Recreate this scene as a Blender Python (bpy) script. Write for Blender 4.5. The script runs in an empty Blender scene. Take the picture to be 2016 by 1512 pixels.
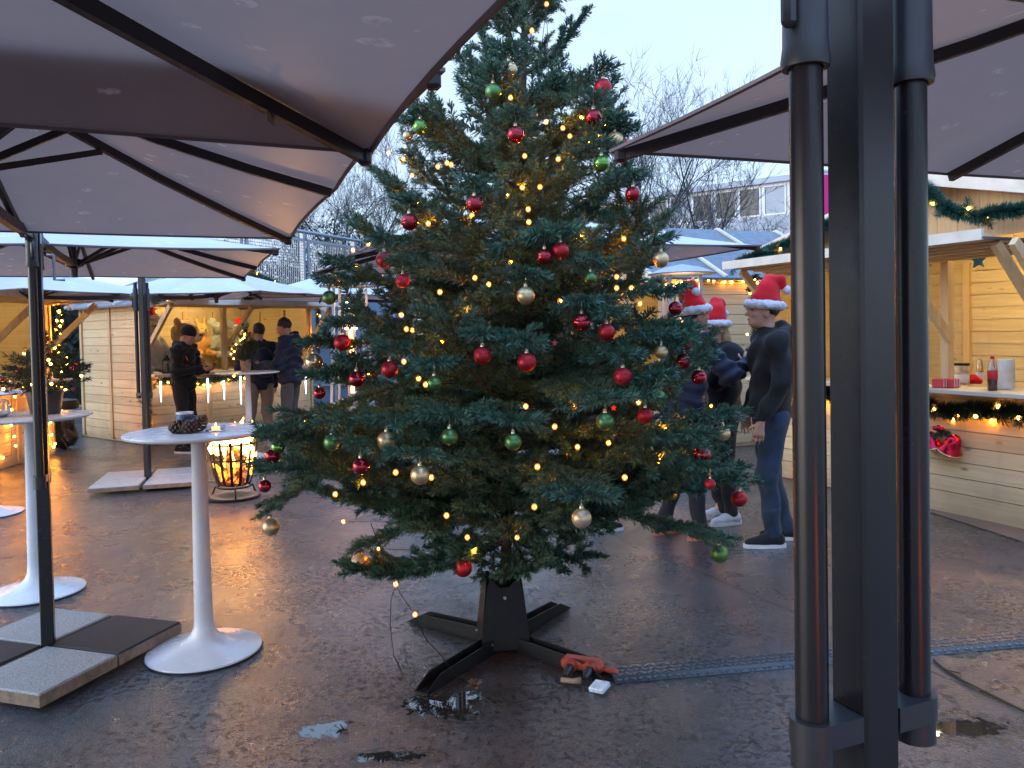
import bpy, math, random
import numpy as np
from mathutils import Vector, Matrix
random.seed(7)
rng = np.random.default_rng(7)
SC = bpy.context.scene
COL = SC.collection
PI = math.pi
# ------------------------------------------------------------------ camera
FPX, CU, CV, CH = 1560.0, 1008.0, 691.0, 1.57          # focal length and principal point in photo pixels, eye height
PITCH, ROLL = math.radians(1.5), 0.02
cF = Vector((0, math.cos(PITCH), -math.sin(PITCH)))
_U = Vector((0, math.sin(PITCH), math.cos(PITCH)))
cR = Vector((1, 0, 0)) * math.cos(ROLL) - _U * math.sin(ROLL)
cU = _U * math.cos(ROLL) + Vector((1, 0, 0)) * math.sin(ROLL)
cam = bpy.data.cameras.new('camera')
camo = bpy.data.objects.new('camera', cam)
COL.objects.link(camo)
camo.matrix_world = Matrix(((cR.x, cU.x, -cF.x, 0), (cR.y, cU.y, -cF.y, 0), (cR.z, cU.z, -cF.z, CH), (0, 0, 0, 1)))
cam.sensor_fit = 'HORIZONTAL'
cam.sensor_width = 36
cam.lens = FPX / 2016 * 36
cam.shift_y = -(756 - CV) / 2016
cam.clip_start, cam.clip_end = 0.02, 500
SC.camera = camo
# ------------------------------------------------------------------ sky, sun, exposure
SUN_EL, SUN_AZ = math.radians(10.0), math.radians(255)
wd = bpy.data.worlds.new('World')
SC.world = wd
wd.use_nodes = True
wn = wd.node_tree
bg = wn.nodes['Background']
sky = wn.nodes.new('ShaderNodeTexSky')
sky.sky_type = 'NISHITA'
sky.sun_disc = False
sky.sun_elevation = SUN_EL
sky.sun_rotation = SUN_AZ
sky.air_density, sky.dust_density, sky.ozone_density = 1.0, 1.0, 2.6
bg.inputs['Strength'].default_value = 0.15
# thin high cloud evens out the dusk sky
tc = wn.nodes.new('ShaderNodeTexCoord')
cn = wn.nodes.new('ShaderNodeTexNoise')
cn.inputs['Scale'].default_value = 2.2
cn.inputs['Detail'].default_value = 6
mp = wn.nodes.new('ShaderNodeMapping')
mp.inputs['Scale'].default_value = (1, 1, 3)
cr = wn.nodes.new('ShaderNodeMapRange')
cr.inputs['From Min'].default_value, cr.inputs['From Max'].default_value = 0.3, 0.75
cr.inputs['To Min'].default_value, cr.inputs['To Max'].default_value = 0.72, 0.9
mx = wn.nodes.new('ShaderNodeMix')
mx.data_type = 'RGBA'
sx_ = wn.nodes.new('ShaderNodeSeparateXYZ')
gm = wn.nodes.new('ShaderNodeMix')
gm.data_type = 'RGBA'
gm.inputs['A'].default_value = (1.66, 2.1, 2.75, 1)          # cloud veil near the horizon
gm.inputs['B'].default_value = (2.6, 4.3, 7.6, 1)           # overhead
er = wn.nodes.new('ShaderNodeMapRange')
er.inputs['From Min'].default_value, er.inputs['From Max'].default_value = 0.36, 0.80
wn.links.new(tc.outputs['Generated'], mp.inputs['Vector'])
wn.links.new(tc.outputs['Generated'], sx_.inputs[0])
wn.links.new(sx_.outputs[2], er.inputs['Value'])
wn.links.new(er.outputs['Result'], gm.inputs['Factor'])
wn.links.new(gm.outputs['Result'], mx.inputs['B'])
wn.links.new(mp.outputs['Vector'], cn.inputs['Vector'])
wn.links.new(cn.outputs['Fac'], cr.inputs['Value'])
wn.links.new(cr.outputs['Result'], mx.inputs['Factor'])
wn.links.new(sky.outputs['Color'], mx.inputs['A'])
wn.links.new(mx.outputs['Result'], bg.inputs['Color'])
sl = bpy.data.lights.new('sun', 'SUN')
sl.energy, sl.angle, sl.color = 0.55, math.radians(50), (1.0, 0.98, 0.96)
so = bpy.data.objects.new('sun', sl)
COL.objects.link(so)
_sd = Vector((math.sin(SUN_AZ) * math.cos(SUN_EL), math.cos(SUN_AZ) * math.cos(SUN_EL), math.sin(SUN_EL)))
so.rotation_euler = _sd.to_track_quat('Z', 'Y').to_euler()
vs = SC.view_settings
vs.view_transform, vs.look, vs.gamma, vs.use_curve_mapping = 'Standard', 'None', 1.0, False
vs.exposure = 1.78
SC.render.engine = 'CYCLES'
cy = SC.cycles
cy.use_denoising = True
cy.max_bounces, cy.diffuse_bounces, cy.glossy_bounces, cy.transmission_bounces, cy.transparent_max_bounces = 6, 3, 3, 5, 8
cy.caustics_reflective = cy.caustics_refractive = False
cy.sample_clamp_indirect = 4.0
cy.sample_clamp_direct = 0.0
cy.use_light_tree = True
# ------------------------------------------------------------------ pixel helpers (photo is 2016 x 1512)
CAMP = Vector((0, 0, CH))
def ray(u, v):
    return (cF + cR * ((u - CU) / FPX) + cU * ((CV - v) / FPX))
def at(u, v, y):                       # the point seen at photo pixel (u, v), at distance y into the plaza
    r = ray(u, v)
    return CAMP + r * (y / r.y)
def gnd(u, v, z=0.0):                  # the point of the level z seen at (u, v)
    r = ray(u, v)
    return CAMP + r * ((z - CH) / r.z)
E1 = Vector((0.923, 0.385, 0))
E2 = Vector((-0.385, 0.923, 0))
ZV = Vector((0, 0, 1))
# ------------------------------------------------------------------ object helpers
WM = {}
def tag(o, label=None, cat=None, group=None, kind=None):
    for k, v in (('label', label), ('category', cat), ('group', group), ('kind', kind)):
        if v: o[k] = v
    return o
def thing(name, label, cat, loc=(0, 0, 0), rz=0.0, group=None):
    o = bpy.data.objects.new(name, None)
    o.empty_display_size = 0.1
    COL.objects.link(o)
    o.location = loc
    o.rotation_euler = (0, 0, rz)
    WM[o.name] = Matrix.Translation(Vector(loc)) @ Matrix.Rotation(rz, 4, 'Z')
    return tag(o, label, cat, group)
def wm(o):
    m = WM.get(o.name)
    if m is None:
        m = Matrix.Translation(o.location) @ o.rotation_euler.to_matrix().to_4x4()
        if o.parent: m = wm(o.parent) @ m
    return m
def copy_tree(o, parent=None):
    c = o.copy()
    COL.objects.link(c)
    if parent: c.parent = parent
    for ch in o.children: copy_tree(ch, c)
    return c
def basis(d, up=ZV):
    d = Vector(d).normalized()
    u = Vector(up)
    if abs(d.dot(u)) > 0.98: u = Vector((1, 0, 0)) if abs(d.x) < 0.9 else Vector((0, 1, 0))
    s = d.cross(u).normalized()
    return s, s.cross(d).normalized(), d
class MB:
    def __init__(self):
        self.v, self.f, self.m, self.n = [], [], [], 0
    def add(self, v, f, m=0):
        v = np.asarray(v, float).reshape(-1, 3)
        self.v.append(v)
        n = self.n
        if isinstance(f, np.ndarray):
            self.f.append(f + n); self.m.append(np.full(len(f), m))
        else:
            by = {}
            for x in f: by.setdefault(len(x), []).append(x)
            for k in by:
                a = np.array(by[k], int)
                self.f.append(a + n); self.m.append(np.full(len(a), m))
        self.n += len(v)
        return self
    def box(self, c, s, X=None, Y=None, Z=None, m=0, bev=0.0, taper=1.0):
        c = Vector(c)
        X = Vector(X or (1, 0, 0)); Y = Vector(Y or (0, 1, 0)); Z = Vector(Z or (0, 0, 1))
        hx, hy, hz = s[0] / 2, s[1] / 2, s[2] / 2
        if bev <= 0:
            vv = [c + X * (a * hx * (taper if k > 0 else 1)) + Y * (b * hy * (taper if k > 0 else 1)) + Z * (k * hz) for k in (-1, 1) for b in (-1, 1) for a in (-1, 1)]
            return self.add([tuple(p) for p in vv], [(0, 2, 3, 1), (4, 5, 7, 6), (0, 1, 5, 4), (2, 6, 7, 3), (0, 4, 6, 2), (1, 3, 7, 5)], m)
        b = min(bev, hx * .9, hy * .9, hz * .9)
        vv, ix = [], {}
        for i, sx in enumerate((-1, 1)):
            for j, sy in enumerate((-1, 1)):
                for k, sz in enumerate((-1, 1)):
                    for ax in range(3):
                        e = [hx - b, hy - b, hz - b]
                        e[ax] += b
                        ix[(sx, sy, sz, ax)] = len(vv)
                        vv.append(tuple(c + X * (sx * e[0]) + Y * (sy * e[1]) + Z * (sz * e[2])))
        fs = []
        S = (-1, 1)
        for ax in range(3):
            o1, o2 = (ax + 1) % 3, (ax + 2) % 3
            for s0 in S:
                q = []
                for a, b2 in ((-1, -1), (1, -1), (1, 1), (-1, 1)):
                    t = [0, 0, 0]; t[ax] = s0; t[o1] = a; t[o2] = b2
                    q.append(ix[(t[0], t[1], t[2], ax)])
                fs.append(tuple(q if s0 > 0 else q[::-1]))
        for ax in range(3):                     # edge chamfers, edges run along ax
            o1, o2 = (ax + 1) % 3, (ax + 2) % 3
            for a in S:
                for b2 in S:
                    q = []
                    for s0, which in ((-1, o1), (1, o1), (1, o2), (-1, o2)):
                        t = [0, 0, 0]; t[ax] = s0; t[o1] = a; t[o2] = b2
                        q.append(ix[(t[0], t[1], t[2], which)])
                    fs.append(tuple(q if a * b2 < 0 else q[::-1]))
        for sx in S:
            for sy in S:
                for sz in S:
                    q = [ix[(sx, sy, sz, k)] for k in range(3)]
                    fs.append(tuple(q if sx * sy * sz > 0 else q[::-1]))
        return self.add(vv, fs, m)
    def bar(self, a, b, w, h, up=ZV, m=0, bev=0.0):
        a, b = Vector(a), Vector(b)
        s, u, d = basis(b - a, up)
        return self.box((a + b) / 2, (w, h, (b - a).length), s, u, d, m, bev)
    def tube(self, pts, r, n=8, m=0, cap=True):
        P = [Vector(p) for p in pts]
        R = r if hasattr(r, '__len__') else [r] * len(P)
        vv, fs = [], []
        ref = None
        for i, p in enumerate(P):
            d = (P[min(i + 1, len(P) - 1)] - P[max(i - 1, 0)])
            if d.length < 1e-9: d = ZV
            d = d.normalized()
            if ref is None: s, u, _ = basis(d)
            else:
                s = ref - d * ref.dot(d)
                s = s.normalized() if s.length > 1e-6 else basis(d)[0]
                u = s.cross(d)
            ref = s
            for k in range(n):
                a = 2 * PI * k / n
                vv.append(tuple(p + s * (math.cos(a) * R[i]) + u * (math.sin(a) * R[i])))
        for i in range(len(P) - 1):
            for k in range(n):
                k2 = (k + 1) % n
                fs.append((i * n + k, (i + 1) * n + k, (i + 1) * n + k2, i * n + k2))
        self.add(vv, fs, m)
        if cap:
            o = self.n - len(vv)
            self.f.append(np.array([[o + k for k in range(n)]])); self.m.append(np.array([m]))
            self.f.append(np.array([[o + (len(P) - 1) * n + k for k in range(n)][::-1]])); self.m.append(np.array([m]))
        return self
    def lathe(self, prof, c=(0, 0, 0), n=32, m=0, X=None, Z=None, closed=False):
        c = Vector(c)
        Z = Vector(Z or (0, 0, 1)).normalized()
        X, Y, _ = basis(Z, X or (0, 1, 0))
        vv, fs = [], []
        for (r, z) in prof:
            for k in range(n):
                a = 2 * PI * k / n
                vv.append(tuple(c + X * (r * math.cos(a)) + Y * (r * math.sin(a)) + Z * z))
        for i in range(len(prof) - 1):
            for k in range(n):
                k2 = (k + 1) % n
                fs.append((i * n + k, (i + 1) * n + k, (i + 1) * n + k2, i * n + k2))
        return self.add(vv, fs, m)
    def ring(self, c, R, r, n=32, k=8, Z=ZV, m=0):
        s, u, d = basis(Z)
        c = Vector(c)
        pts = [c + s * (R * math.cos(2 * PI * i / n)) + u * (R * math.sin(2 * PI * i / n)) for i in range(n + 1)]
        return self.tube(pts, r, k, m, False)
    def ball(self, c, r, n=16, m=0, sc=(1, 1, 1)):
        c = Vector(c)
        vv, fs = [], []
        h = n // 2
        for i in range(h + 1):
            th = PI * i / h
            for k in range(n):
                a = 2 * PI * k / n
                vv.append((c.x + r * sc[0] * math.sin(th) * math.cos(a), c.y + r * sc[1] * math.sin(th) * math.sin(a), c.z + r * sc[2] * math.cos(th)))
        for i in range(h):
            for k in range(n):
                k2 = (k + 1) % n
                fs.append((i * n + k, (i + 1) * n + k, (i + 1) * n + k2, i * n + k2))
        return self.add(vv, fs, m)
    def poly(self, pts, depth, m=0):            # flat outline (counter-clockwise seen from the side of -depth) with a thickness
        P = [Vector(p) for p in pts]
        d = Vector(depth)
        n = len(P)
        vv = [tuple(p) for p in P] + [tuple(p + d) for p in P]
        fs = [tuple(range(n)), tuple(range(2 * n - 1, n - 1, -1))] + [((i + 1) % n, i, n + i, n + (i + 1) % n) for i in range(n)]
        return self.add(vv, fs, m)
    def build(self, name, mats, parent=None, world=True, smooth=False, loc=None, rz=0.0, angle=None):
        V = np.concatenate(self.v) if self.v else np.zeros((0, 3))
        me = bpy.data.meshes.new(name)
        if parent is not None and world:
            M = np.array(wm(parent).inverted())
            V = V @ M[:3, :3].T + M[:3, 3]
        if parent is None and loc is not None and world:
            M = np.array((Matrix.Translation(Vector(loc)) @ Matrix.Rotation(rz, 4, 'Z')).inverted())
            V = V @ M[:3, :3].T + M[:3, 3]
        loops = np.concatenate([a.ravel() for a in self.f])
        tot = np.concatenate([np.full(len(a), a.shape[1]) for a in self.f])
        me.vertices.add(len(V)); me.vertices.foreach_set('co', V.ravel().astype(np.float32))
        me.loops.add(len(loops)); me.loops.foreach_set('vertex_index', loops.astype(np.int32))
        st = np.concatenate([[0], np.cumsum(tot)[:-1]])
        me.polygons.add(len(tot))
        me.polygons.foreach_set('loop_start', st.astype(np.int32))
        me.polygons.foreach_set('material_index', np.concatenate(self.m).astype(np.int32))
        me.polygons.foreach_set('use_smooth', np.full(len(tot), bool(smooth)))
        me.update(calc_edges=True)
        me.validate()
        for x in (mats if isinstance(mats, (list, tuple)) else [mats]): me.materials.append(x)
        if angle is not None:
            try: me.set_sharp_from_angle(angle=math.radians(angle))
            except Exception: pass
        o = bpy.data.objects.new(name, me)
        COL.objects.link(o)
        if parent is not None: o.parent = parent
        if loc is not None:
            o.location = loc; o.rotation_euler = (0, 0, rz)
        return o
# ------------------------------------------------------------------ smooth solids: signed distances and surface nets
class SDF:
    def __init__(self, k=0.03): self.p, self.k, self.cuts, self.noise = [], k, [], None
    def cap(self, a, b, r1, r2=None, k=None, g=0):
        a, b = np.array(a, float), np.array(b, float); r2 = r1 if r2 is None else r2
        R = max(r1, r2)
        def f(P):
            ba = b - a; pa = P - a
            t = np.clip((pa @ ba) / max(ba @ ba, 1e-12), 0, 1)
            return np.sqrt(((pa - t[..., None] * ba) ** 2).sum(-1)) - (r1 + (r2 - r1) * t)
        self.p.append((f, np.minimum(a, b) - R, np.maximum(a, b) + R, self.k if k is None else k)); return self
    def ell(self, c, r, X=None, Z=None, k=None):
        c, r = np.array(c, float), np.array(r, float)
        if X is None and Z is None: M = np.eye(3)
        else:
            zz = Vector(Z or (0, 0, 1)).normalized(); xx = Vector(X or (1, 0, 0)); xx = (xx - zz * xx.dot(zz)).normalized()
            M = np.array([xx, zz.cross(xx), zz])
        R = r.max() if X is not None or Z is not None else r
        def f(P):
            q = (P - c) @ M.T / r
            l = np.sqrt((q ** 2).sum(-1))
            g = np.sqrt(((q / r) ** 2).sum(-1)) + 1e-9
            return l * (l - 1) / g
        self.p.append((f, c - R, c + R, self.k if k is None else k)); return self
    def chain(self, pts, rs, k=None):
        for i in range(len(pts) - 1): self.cap(pts[i], pts[i + 1], rs[i], rs[i + 1], k)
        return self
    def cut(self, p, n):
        self.cuts.append((np.array(p, float), np.array(Vector(n).normalized()))); return self
    def mesh(self, res, mb=None, m=0):
        lo = np.min([p[1] for p in self.p], 0) - 3 * res; hi = np.max([p[2] for p in self.p], 0) + 3 * res
        n = np.ceil((hi - lo) / res).astype(int) + 1
        F = np.full(n, 1.0)
        ax = [lo[i] + res * np.arange(n[i]) for i in range(3)]
        for f, a, b, k in self.p:
            mg = max(k, res) + 2 * res
            i0 = np.clip(((a - mg - lo) / res).astype(int), 0, n - 1); i1 = np.clip(((b + mg - lo) / res).astype(int) + 2, 1, n)
            sl = tuple(slice(i0[j], i1[j]) for j in range(3))
            P = np.stack(np.meshgrid(ax[0][sl[0]], ax[1][sl[1]], ax[2][sl[2]], indexing='ij'), -1)
            d = f(P); c = F[sl]
            if k > 0:
                h = np.clip(.5 + .5 * (c - d) / k, 0, 1)
                F[sl] = c * (1 - h) + d * h - k * h * (1 - h)
            else: F[sl] = np.minimum(c, d)
        if self.noise or self.cuts:
            P = np.stack(np.meshgrid(*ax, indexing='ij'), -1)
            if self.noise:
                near = np.abs(F) < 0.06
                F[near] += self.noise(P[near])
            for p, nn in self.cuts: F = np.maximum(F, (P - p) @ nn)
        s = F < 0
        cnt = np.zeros(n - 1, int); acc = np.zeros(tuple(n - 1) + (3,)); num = np.zeros(n - 1)
        C = {}
        for i in (0, 1):
            for j in (0, 1):
                for k in (0, 1):
                    sl = (slice(i, n[0] - 1 + i), slice(j, n[1] - 1 + j), slice(k, n[2] - 1 + k))
                    C[i, j, k] = F[sl]; cnt += s[sl]
        act = (cnt > 0) & (cnt < 8)
        idx = np.argwhere(act)
        cv = {q: C[q][act] for q in C}
        acc = np.zeros((len(idx), 3)); num = np.zeros(len(idx))
        for q in C:
            for a in range(3):
                if q[a] == 0:
                    q2 = list(q); q2[a] = 1; q2 = tuple(q2)
                    v0, v1 = cv[q], cv[q2]
                    x = (v0 < 0) != (v1 < 0)
                    t = np.where(x, v0 / np.where(x, v0 - v1, 1), 0)
                    pt = np.tile(np.array(q, float), (len(idx), 1)); pt[:, a] += t
                    acc += pt * x[:, None]; num += x
        V = lo + res * (idx + acc / num[:, None])
        gi = np.full(n - 1, -1); gi[act] = np.arange(len(idx))
        quads = []
        for a in range(3):
            o1, o2 = (a + 1) % 3, (a + 2) % 3
            s0 = [slice(0, n[i]) for i in range(3)]; s1 = list(s0)
            s0[a] = slice(0, n[a] - 1); s1[a] = slice(1, n[a])
            A, B = s[tuple(s0)], s[tuple(s1)]
            e = np.argwhere(A != B)
            e = e[(e[:, o1] > 0) & (e[:, o2] > 0) & (e[:, o1] < n[o1] - 1) & (e[:, o2] < n[o2] - 1)]
            if not len(e): continue
            ins = A[tuple(e.T)]
            def cell(d1, d2):
                q = e.copy(); q[:, o1] -= d1; q[:, o2] -= d2
                return gi[tuple(q.T)]
            q = np.stack([cell(1, 1), cell(0, 1), cell(0, 0), cell(1, 0)], 1)
            q[~ins] = q[~ins][:, ::-1]
            quads.append(q)
        mb = mb or MB()
        mb.add(V, np.concatenate(quads), m)
        return mb
def folds(amp, fx=18, fz=26, ph=0.0):
    def f(P):
        x, y, z = P[:, 0], P[:, 1], P[:, 2]
        return amp * (np.sin(fz * z + 3.1 * np.sin(fx * .5 * x + ph) + 2.3 * np.sin(fx * .6 * y + 1 + ph)) * .6 + np.sin(fx * x * 1.3 + fz * .5 * z + ph * 2 + 2 * np.sin(9 * y)) * .5)
    return f
# ------------------------------------------------------------------ materials
def _nt(name):
    m = bpy.data.materials.new(name); m.use_nodes = True
    nt = m.node_tree
    return m, nt, nt.nodes['Principled BSDF']
def N(nt, t, **kw):
    n = nt.nodes.new('ShaderNode' + t)
    for k, v in kw.items():
        if k in n.inputs: n.inputs[k].default_value = v
        else: setattr(n, k, v)
    return n
def L(nt, a, b): nt.links.new(a, b)
def mathn(nt, op, a, b=None, c=None, clamp=False):
    n = nt.nodes.new('ShaderNodeMath'); n.operation = op; n.use_clamp = clamp
    for i, x in enumerate((a, b, c)):
        if x is None: continue
        if hasattr(x, 'is_linked'): L(nt, x, n.inputs[i])
        else: n.inputs[i].default_value = x
    return n.outputs[0]
def mixc(nt, fac, a, b, op='MIX'):
    n = nt.nodes.new('ShaderNodeMix'); n.data_type = 'RGBA'; n.blend_type = op
    for k, x in (('Factor', fac), ('A', a), ('B', b)):
        if hasattr(x, 'is_linked'): L(nt, x, n.inputs[k])
        else: n.inputs[k].default_value = x if k == 'Factor' else (tuple(x) + (1,) if len(x) == 3 else x)
    return n.outputs['Result']
def mapr(nt, x, a, b, c, d):
    n = nt.nodes.new('ShaderNodeMapRange')
    L(nt, x, n.inputs['Value'])
    for k, v in (('From Min', a), ('From Max', b), ('To Min', c), ('To Max', d)): n.inputs[k].default_value = v
    return n.outputs['Result']
def noise(nt, vec, sc, det=4, rough=.55):
    n = N(nt, 'TexNoise', Scale=sc, Detail=det, Roughness=rough)
    if vec is not None: L(nt, vec, n.inputs['Vector'])
    return n.outputs['Fac']
def obj_coord(nt, scale=None):
    t = nt.nodes.new('ShaderNodeTexCoord').outputs['Object']
    if scale is None: return t
    m = N(nt, 'Mapping'); m.inputs['Scale'].default_value = scale
    L(nt, t, m.inputs['Vector'])
    return m.outputs['Vector']
def k3(c, f): return (min(c[0] * f, 1), min(c[1] * f, 1), min(c[2] * f, 1))
def mat(name, col, rough=.5, metal=0.0, var=.18, vs=9.0, bump=0.0, bs=80.0, spec=.5, coat=0.0, island=0.0, emit=None, es=0.0, rvar=0.1, sheen=0.0):
    m, nt, b = _nt(name)
    oc = obj_coord(nt)
    c = mixc(nt, mapr(nt, noise(nt, oc, vs), .3, .7, 0, 1), k3(col, 1 - var), k3(col, 1 + var))
    if island:
        g = nt.nodes.new('ShaderNodeNewGeometry')
        hs = N(nt, 'HueSaturation'); L(nt, c, hs.inputs['Color'])
        L(nt, mapr(nt, g.outputs['Random Per Island'], 0, 1, 1 - island, 1 + island), hs.inputs['Value'])
        c = hs.outputs['Color']
    L(nt, c, b.inputs['Base Color'])
    L(nt, mapr(nt, noise(nt, oc, vs * 3), .3, .7, max(rough - rvar, .02), min(rough + rvar, 1)), b.inputs['Roughness'])
    b.inputs['Metallic'].default_value = metal
    b.inputs['Specular IOR Level'].default_value = spec
    b.inputs['Coat Weight'].default_value = coat
    b.inputs['Sheen Weight'].default_value = sheen
    if bump:
        bp = N(nt, 'Bump', Strength=bump, Distance=.01); L(nt, noise(nt, oc, bs, 5), bp.inputs['Height']); L(nt, bp.outputs['Normal'], b.inputs['Normal'])
    if emit:
        b.inputs['Emission Color'].default_value = tuple(emit) + (1,); b.inputs['Emission Strength'].default_value = es
    return m
def glow(name, col, s):
    m, nt, b = _nt(name)
    e = N(nt, 'Emission', Strength=s); e.inputs['Color'].default_value = tuple(col) + (1,)
    nt.nodes.remove(b); L(nt, e.outputs[0], nt.nodes['Material Output'].inputs['Surface'])
    return m
def wood(name, axis, c1, c2, isl=.14, rough=.6, knots=True):
    m, nt, b = _nt(name)
    sc = (1.6, 1.6, 42) if axis == 'h' else (34, 34, 1.6)
    g = nt.nodes.new('ShaderNodeNewGeometry')
    off = N(nt, 'Combine' + 'XYZ'); r = g.outputs['Random Per Island']
    for i, f in enumerate((37, 53, 11)): L(nt, mathn(nt, 'MULTIPLY', r, f), off.inputs[i])
    base = N(nt, 'VectorMath', operation='ADD'); L(nt, obj_coord(nt), base.inputs[0]); L(nt, off.outputs[0], base.inputs[1])
    mpn = N(nt, 'Mapping'); mpn.inputs['Scale'].default_value = sc; L(nt, base.outputs[0], mpn.inputs['Vector'])
    gr = noise(nt, mpn.outputs['Vector'], 1.0, 6, .65)
    c = mixc(nt, mapr(nt, gr, .3, .72, 0, 1), c1, c2)
    big = noise(nt, base.outputs[0], 2.2, 3)
    c = mixc(nt, mapr(nt, big, .35, .75, 0, .35), c, k3(c2, .72))
    if knots:
        mk = N(nt, 'Mapping'); mk.inputs['Scale'].default_value = (3.3, 3.3, 8) if axis == 'h' else (9, 9, 2.6); L(nt, base.outputs[0], mk.inputs['Vector'])
        v = N(nt, 'TexVoronoi', Scale=1.0); L(nt, mk.outputs['Vector'], v.inputs['Vector'])
        c = mixc(nt, mapr(nt, v.outputs['Distance'], .05, .16, .75, 0), c, (.16, .085, .04))
    sz_ = N(nt, 'SeparateXYZ'); oc0 = obj_coord(nt); L(nt, oc0, sz_.inputs[0])
    low = mathn(nt, 'ADD', sz_.outputs[2], mathn(nt, 'MULTIPLY', mathn(nt, 'SUBTRACT', noise(nt, oc0, 3, 4), .5), .35))
    c = mixc(nt, mapr(nt, low, .02, .26, .55, 0), c, (.20, .135, .085))          # splash stain at the foot
    c = mixc(nt, mapr(nt, noise(nt, obj_coord(nt, (2.5, 2.5, .5)), 3, 4), .55, .75, 0, .22), c, (.30, .24, .17))
    hs = N(nt, 'HueSaturation'); L(nt, c, hs.inputs['Color']); L(nt, mapr(nt, r, 0, 1, 1 - isl, 1 + isl), hs.inputs['Value'])
    L(nt, hs.outputs['Color'], b.inputs['Base Color'])
    b.inputs['Roughness'].default_value = rough
    bp = N(nt, 'Bump', Strength=.25, Distance=.004); L(nt, gr, bp.inputs['Height']); L(nt, bp.outputs['Normal'], b.inputs['Normal'])
    return m
M = {}
M['wood_h'] = wood('spruce_boards', 'h', (.53, .395, .215), (.70, .565, .345))
M['wood_v'] = wood('spruce_posts', 'v', (.52, .35, .18), (.68, .50, .29), knots=False)
M['wood_d'] = wood('stained_post', 'v', (.16, .085, .05), (.22, .12, .07), knots=False)
M['wood_c'] = wood('counter_board', 'h', (.60, .50, .38), (.70, .60, .46))
M['white_trim'] = mat('white_wood_trim', (.62, .58, .52), .55, var=.12)
M['roof'] = mat('blue_grey_sheet_roof', (.075, .10, .14), .38, metal=.2, var=.25, vs=5, bump=.3, bs=25)
M['steel_dark'] = mat('dark_powder_coat', (.016, .013, .015), .25, var=.12, vs=14, rvar=.03, spec=.42)
M['rib'] = mat('dark_rib_tube', (.030, .025, .026), .5, var=.12, vs=14, spec=.3)
M['plastic_dark'] = mat('dark_plastic', (.030, .030, .035), .40, var=.1, vs=20, rvar=.04)
M['black'] = mat('black_steel', (.008, .009, .010), .5, spec=.28, var=.3, bump=.04, bs=120)
M['galv'] = mat('galvanised_steel', (.32, .36, .42), .45, metal=.6, var=.15, vs=30)
M['white_metal'] = mat('white_enamel', (.72, .72, .74), .26, var=.04, vs=6, coat=.2, rvar=.03)
M['slab_light'] = mat('washed_concrete', (.30, .30, .29), .55, var=.55, vs=170, bump=.4, bs=170)
M['slab_dark'] = mat('wet_dark_concrete', (.010, .010, .013), .62, var=.4, vs=60, bump=.2, bs=200)
M['slab_side'] = mat('slab_edge', (.24, .17, .12), .7, var=.3, vs=25, bump=.3, bs=90)
M['rubber'] = mat('black_rubber', (.035, .04, .048), .4, var=.3, vs=40)
M['cable'] = mat('dark_green_cable', (.012, .016, .013), .5)
M['orange_plastic'] = mat('orange_red_plastic', (.34, .055, .03), .42, var=.2, vs=30)
M['tag_white'] = mat('pale_blue_tag', (.55, .68, .85), .4, var=.25, vs=60)
M['glass'] = None
def fabric(name, d, t, top=False, specks=True):
    m, nt, b = _nt(name)
    oc = obj_coord(nt)
    nz = noise(nt, oc, 3.5, 5)
    c = mixc(nt, mapr(nt, nz, .3, .7, 0, 1), k3(d, .86), k3(d, 1.1))
    wv2 = noise(nt, obj_coord(nt, (1, 1, 1)), 420, 2)
    c = mixc(nt, mapr(nt, wv2, .4, .6, 0, .25), c, k3(d, .7))
    if specks:
        mk = N(nt, 'Mapping'); mk.inputs['Scale'].default_value = (9, 14, 3); mk.inputs['Rotation'].default_value = (0, 0, .9); L(nt, oc, mk.inputs['Vector'])
        wv = N(nt, 'TexNoise', Scale=9.0, Detail=2.0); L(nt, oc, wv.inputs['Vector'])
        ad = N(nt, 'VectorMath', operation='MULTIPLY_ADD'); L(nt, wv.outputs['Color'], ad.inputs[0]); ad.inputs[1].default_value = (.35, .35, .35); L(nt, mk.outputs['Vector'], ad.inputs[2])
        v = N(nt, 'TexVoronoi', Scale=1.0); L(nt, ad.outputs[0], v.inputs['Vector'])
        sp = nt.nodes.new('ShaderNodeSeparateColor'); L(nt, v.outputs['Color'], sp.inputs[0])
        rad = mapr(nt, sp.outputs[0], .30, 1, 0.0, .27)
        hit = mathn(nt, 'LESS_THAN', v.outputs['Distance'], rad)
        br = mathn(nt, 'MULTIPLY', hit, mapr(nt, noise(nt, oc, 45, 3), .40, .58, 0, .9))
        c = mixc(nt, br, c, (.78, .78, .80))
    nt.nodes.remove(b)
    df = N(nt, 'BsdfDiffuse'); L(nt, c, df.inputs['Color'])
    tr = N(nt, 'BsdfTranslucent'); tr.inputs['Color'].default_value = tuple(t) + (1,)
    gl = N(nt, 'BsdfGlossy', Roughness=.38); gl.inputs['Color'].default_value = (.9, .93, 1, 1)
    wv = N(nt, 'Bump', Strength=.12, Distance=.003); L(nt, noise(nt, oc, 26, 4), wv.inputs['Height'])
    for x in (df, gl): L(nt, wv.outputs['Normal'], x.inputs['Normal'])
    a = N(nt, 'AddShader'); L(nt, df.outputs[0], a.inputs[0]); L(nt, tr.outputs[0], a.inputs[1])
    fr = N(nt, 'Fresnel', IOR=1.33)
    g = nt.nodes.new('ShaderNodeNewGeometry')
    mxs = N(nt, 'MixShader'); L(nt, mathn(nt, 'MULTIPLY', fr.outputs[0], .5), mxs.inputs['Fac'])
    L(nt, a.outputs[0], mxs.inputs[1]); L(nt, gl.outputs[0], mxs.inputs[2])
    L(nt, mxs.outputs[0], nt.nodes['Material Output'].inputs['Surface'])
    return m
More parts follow.
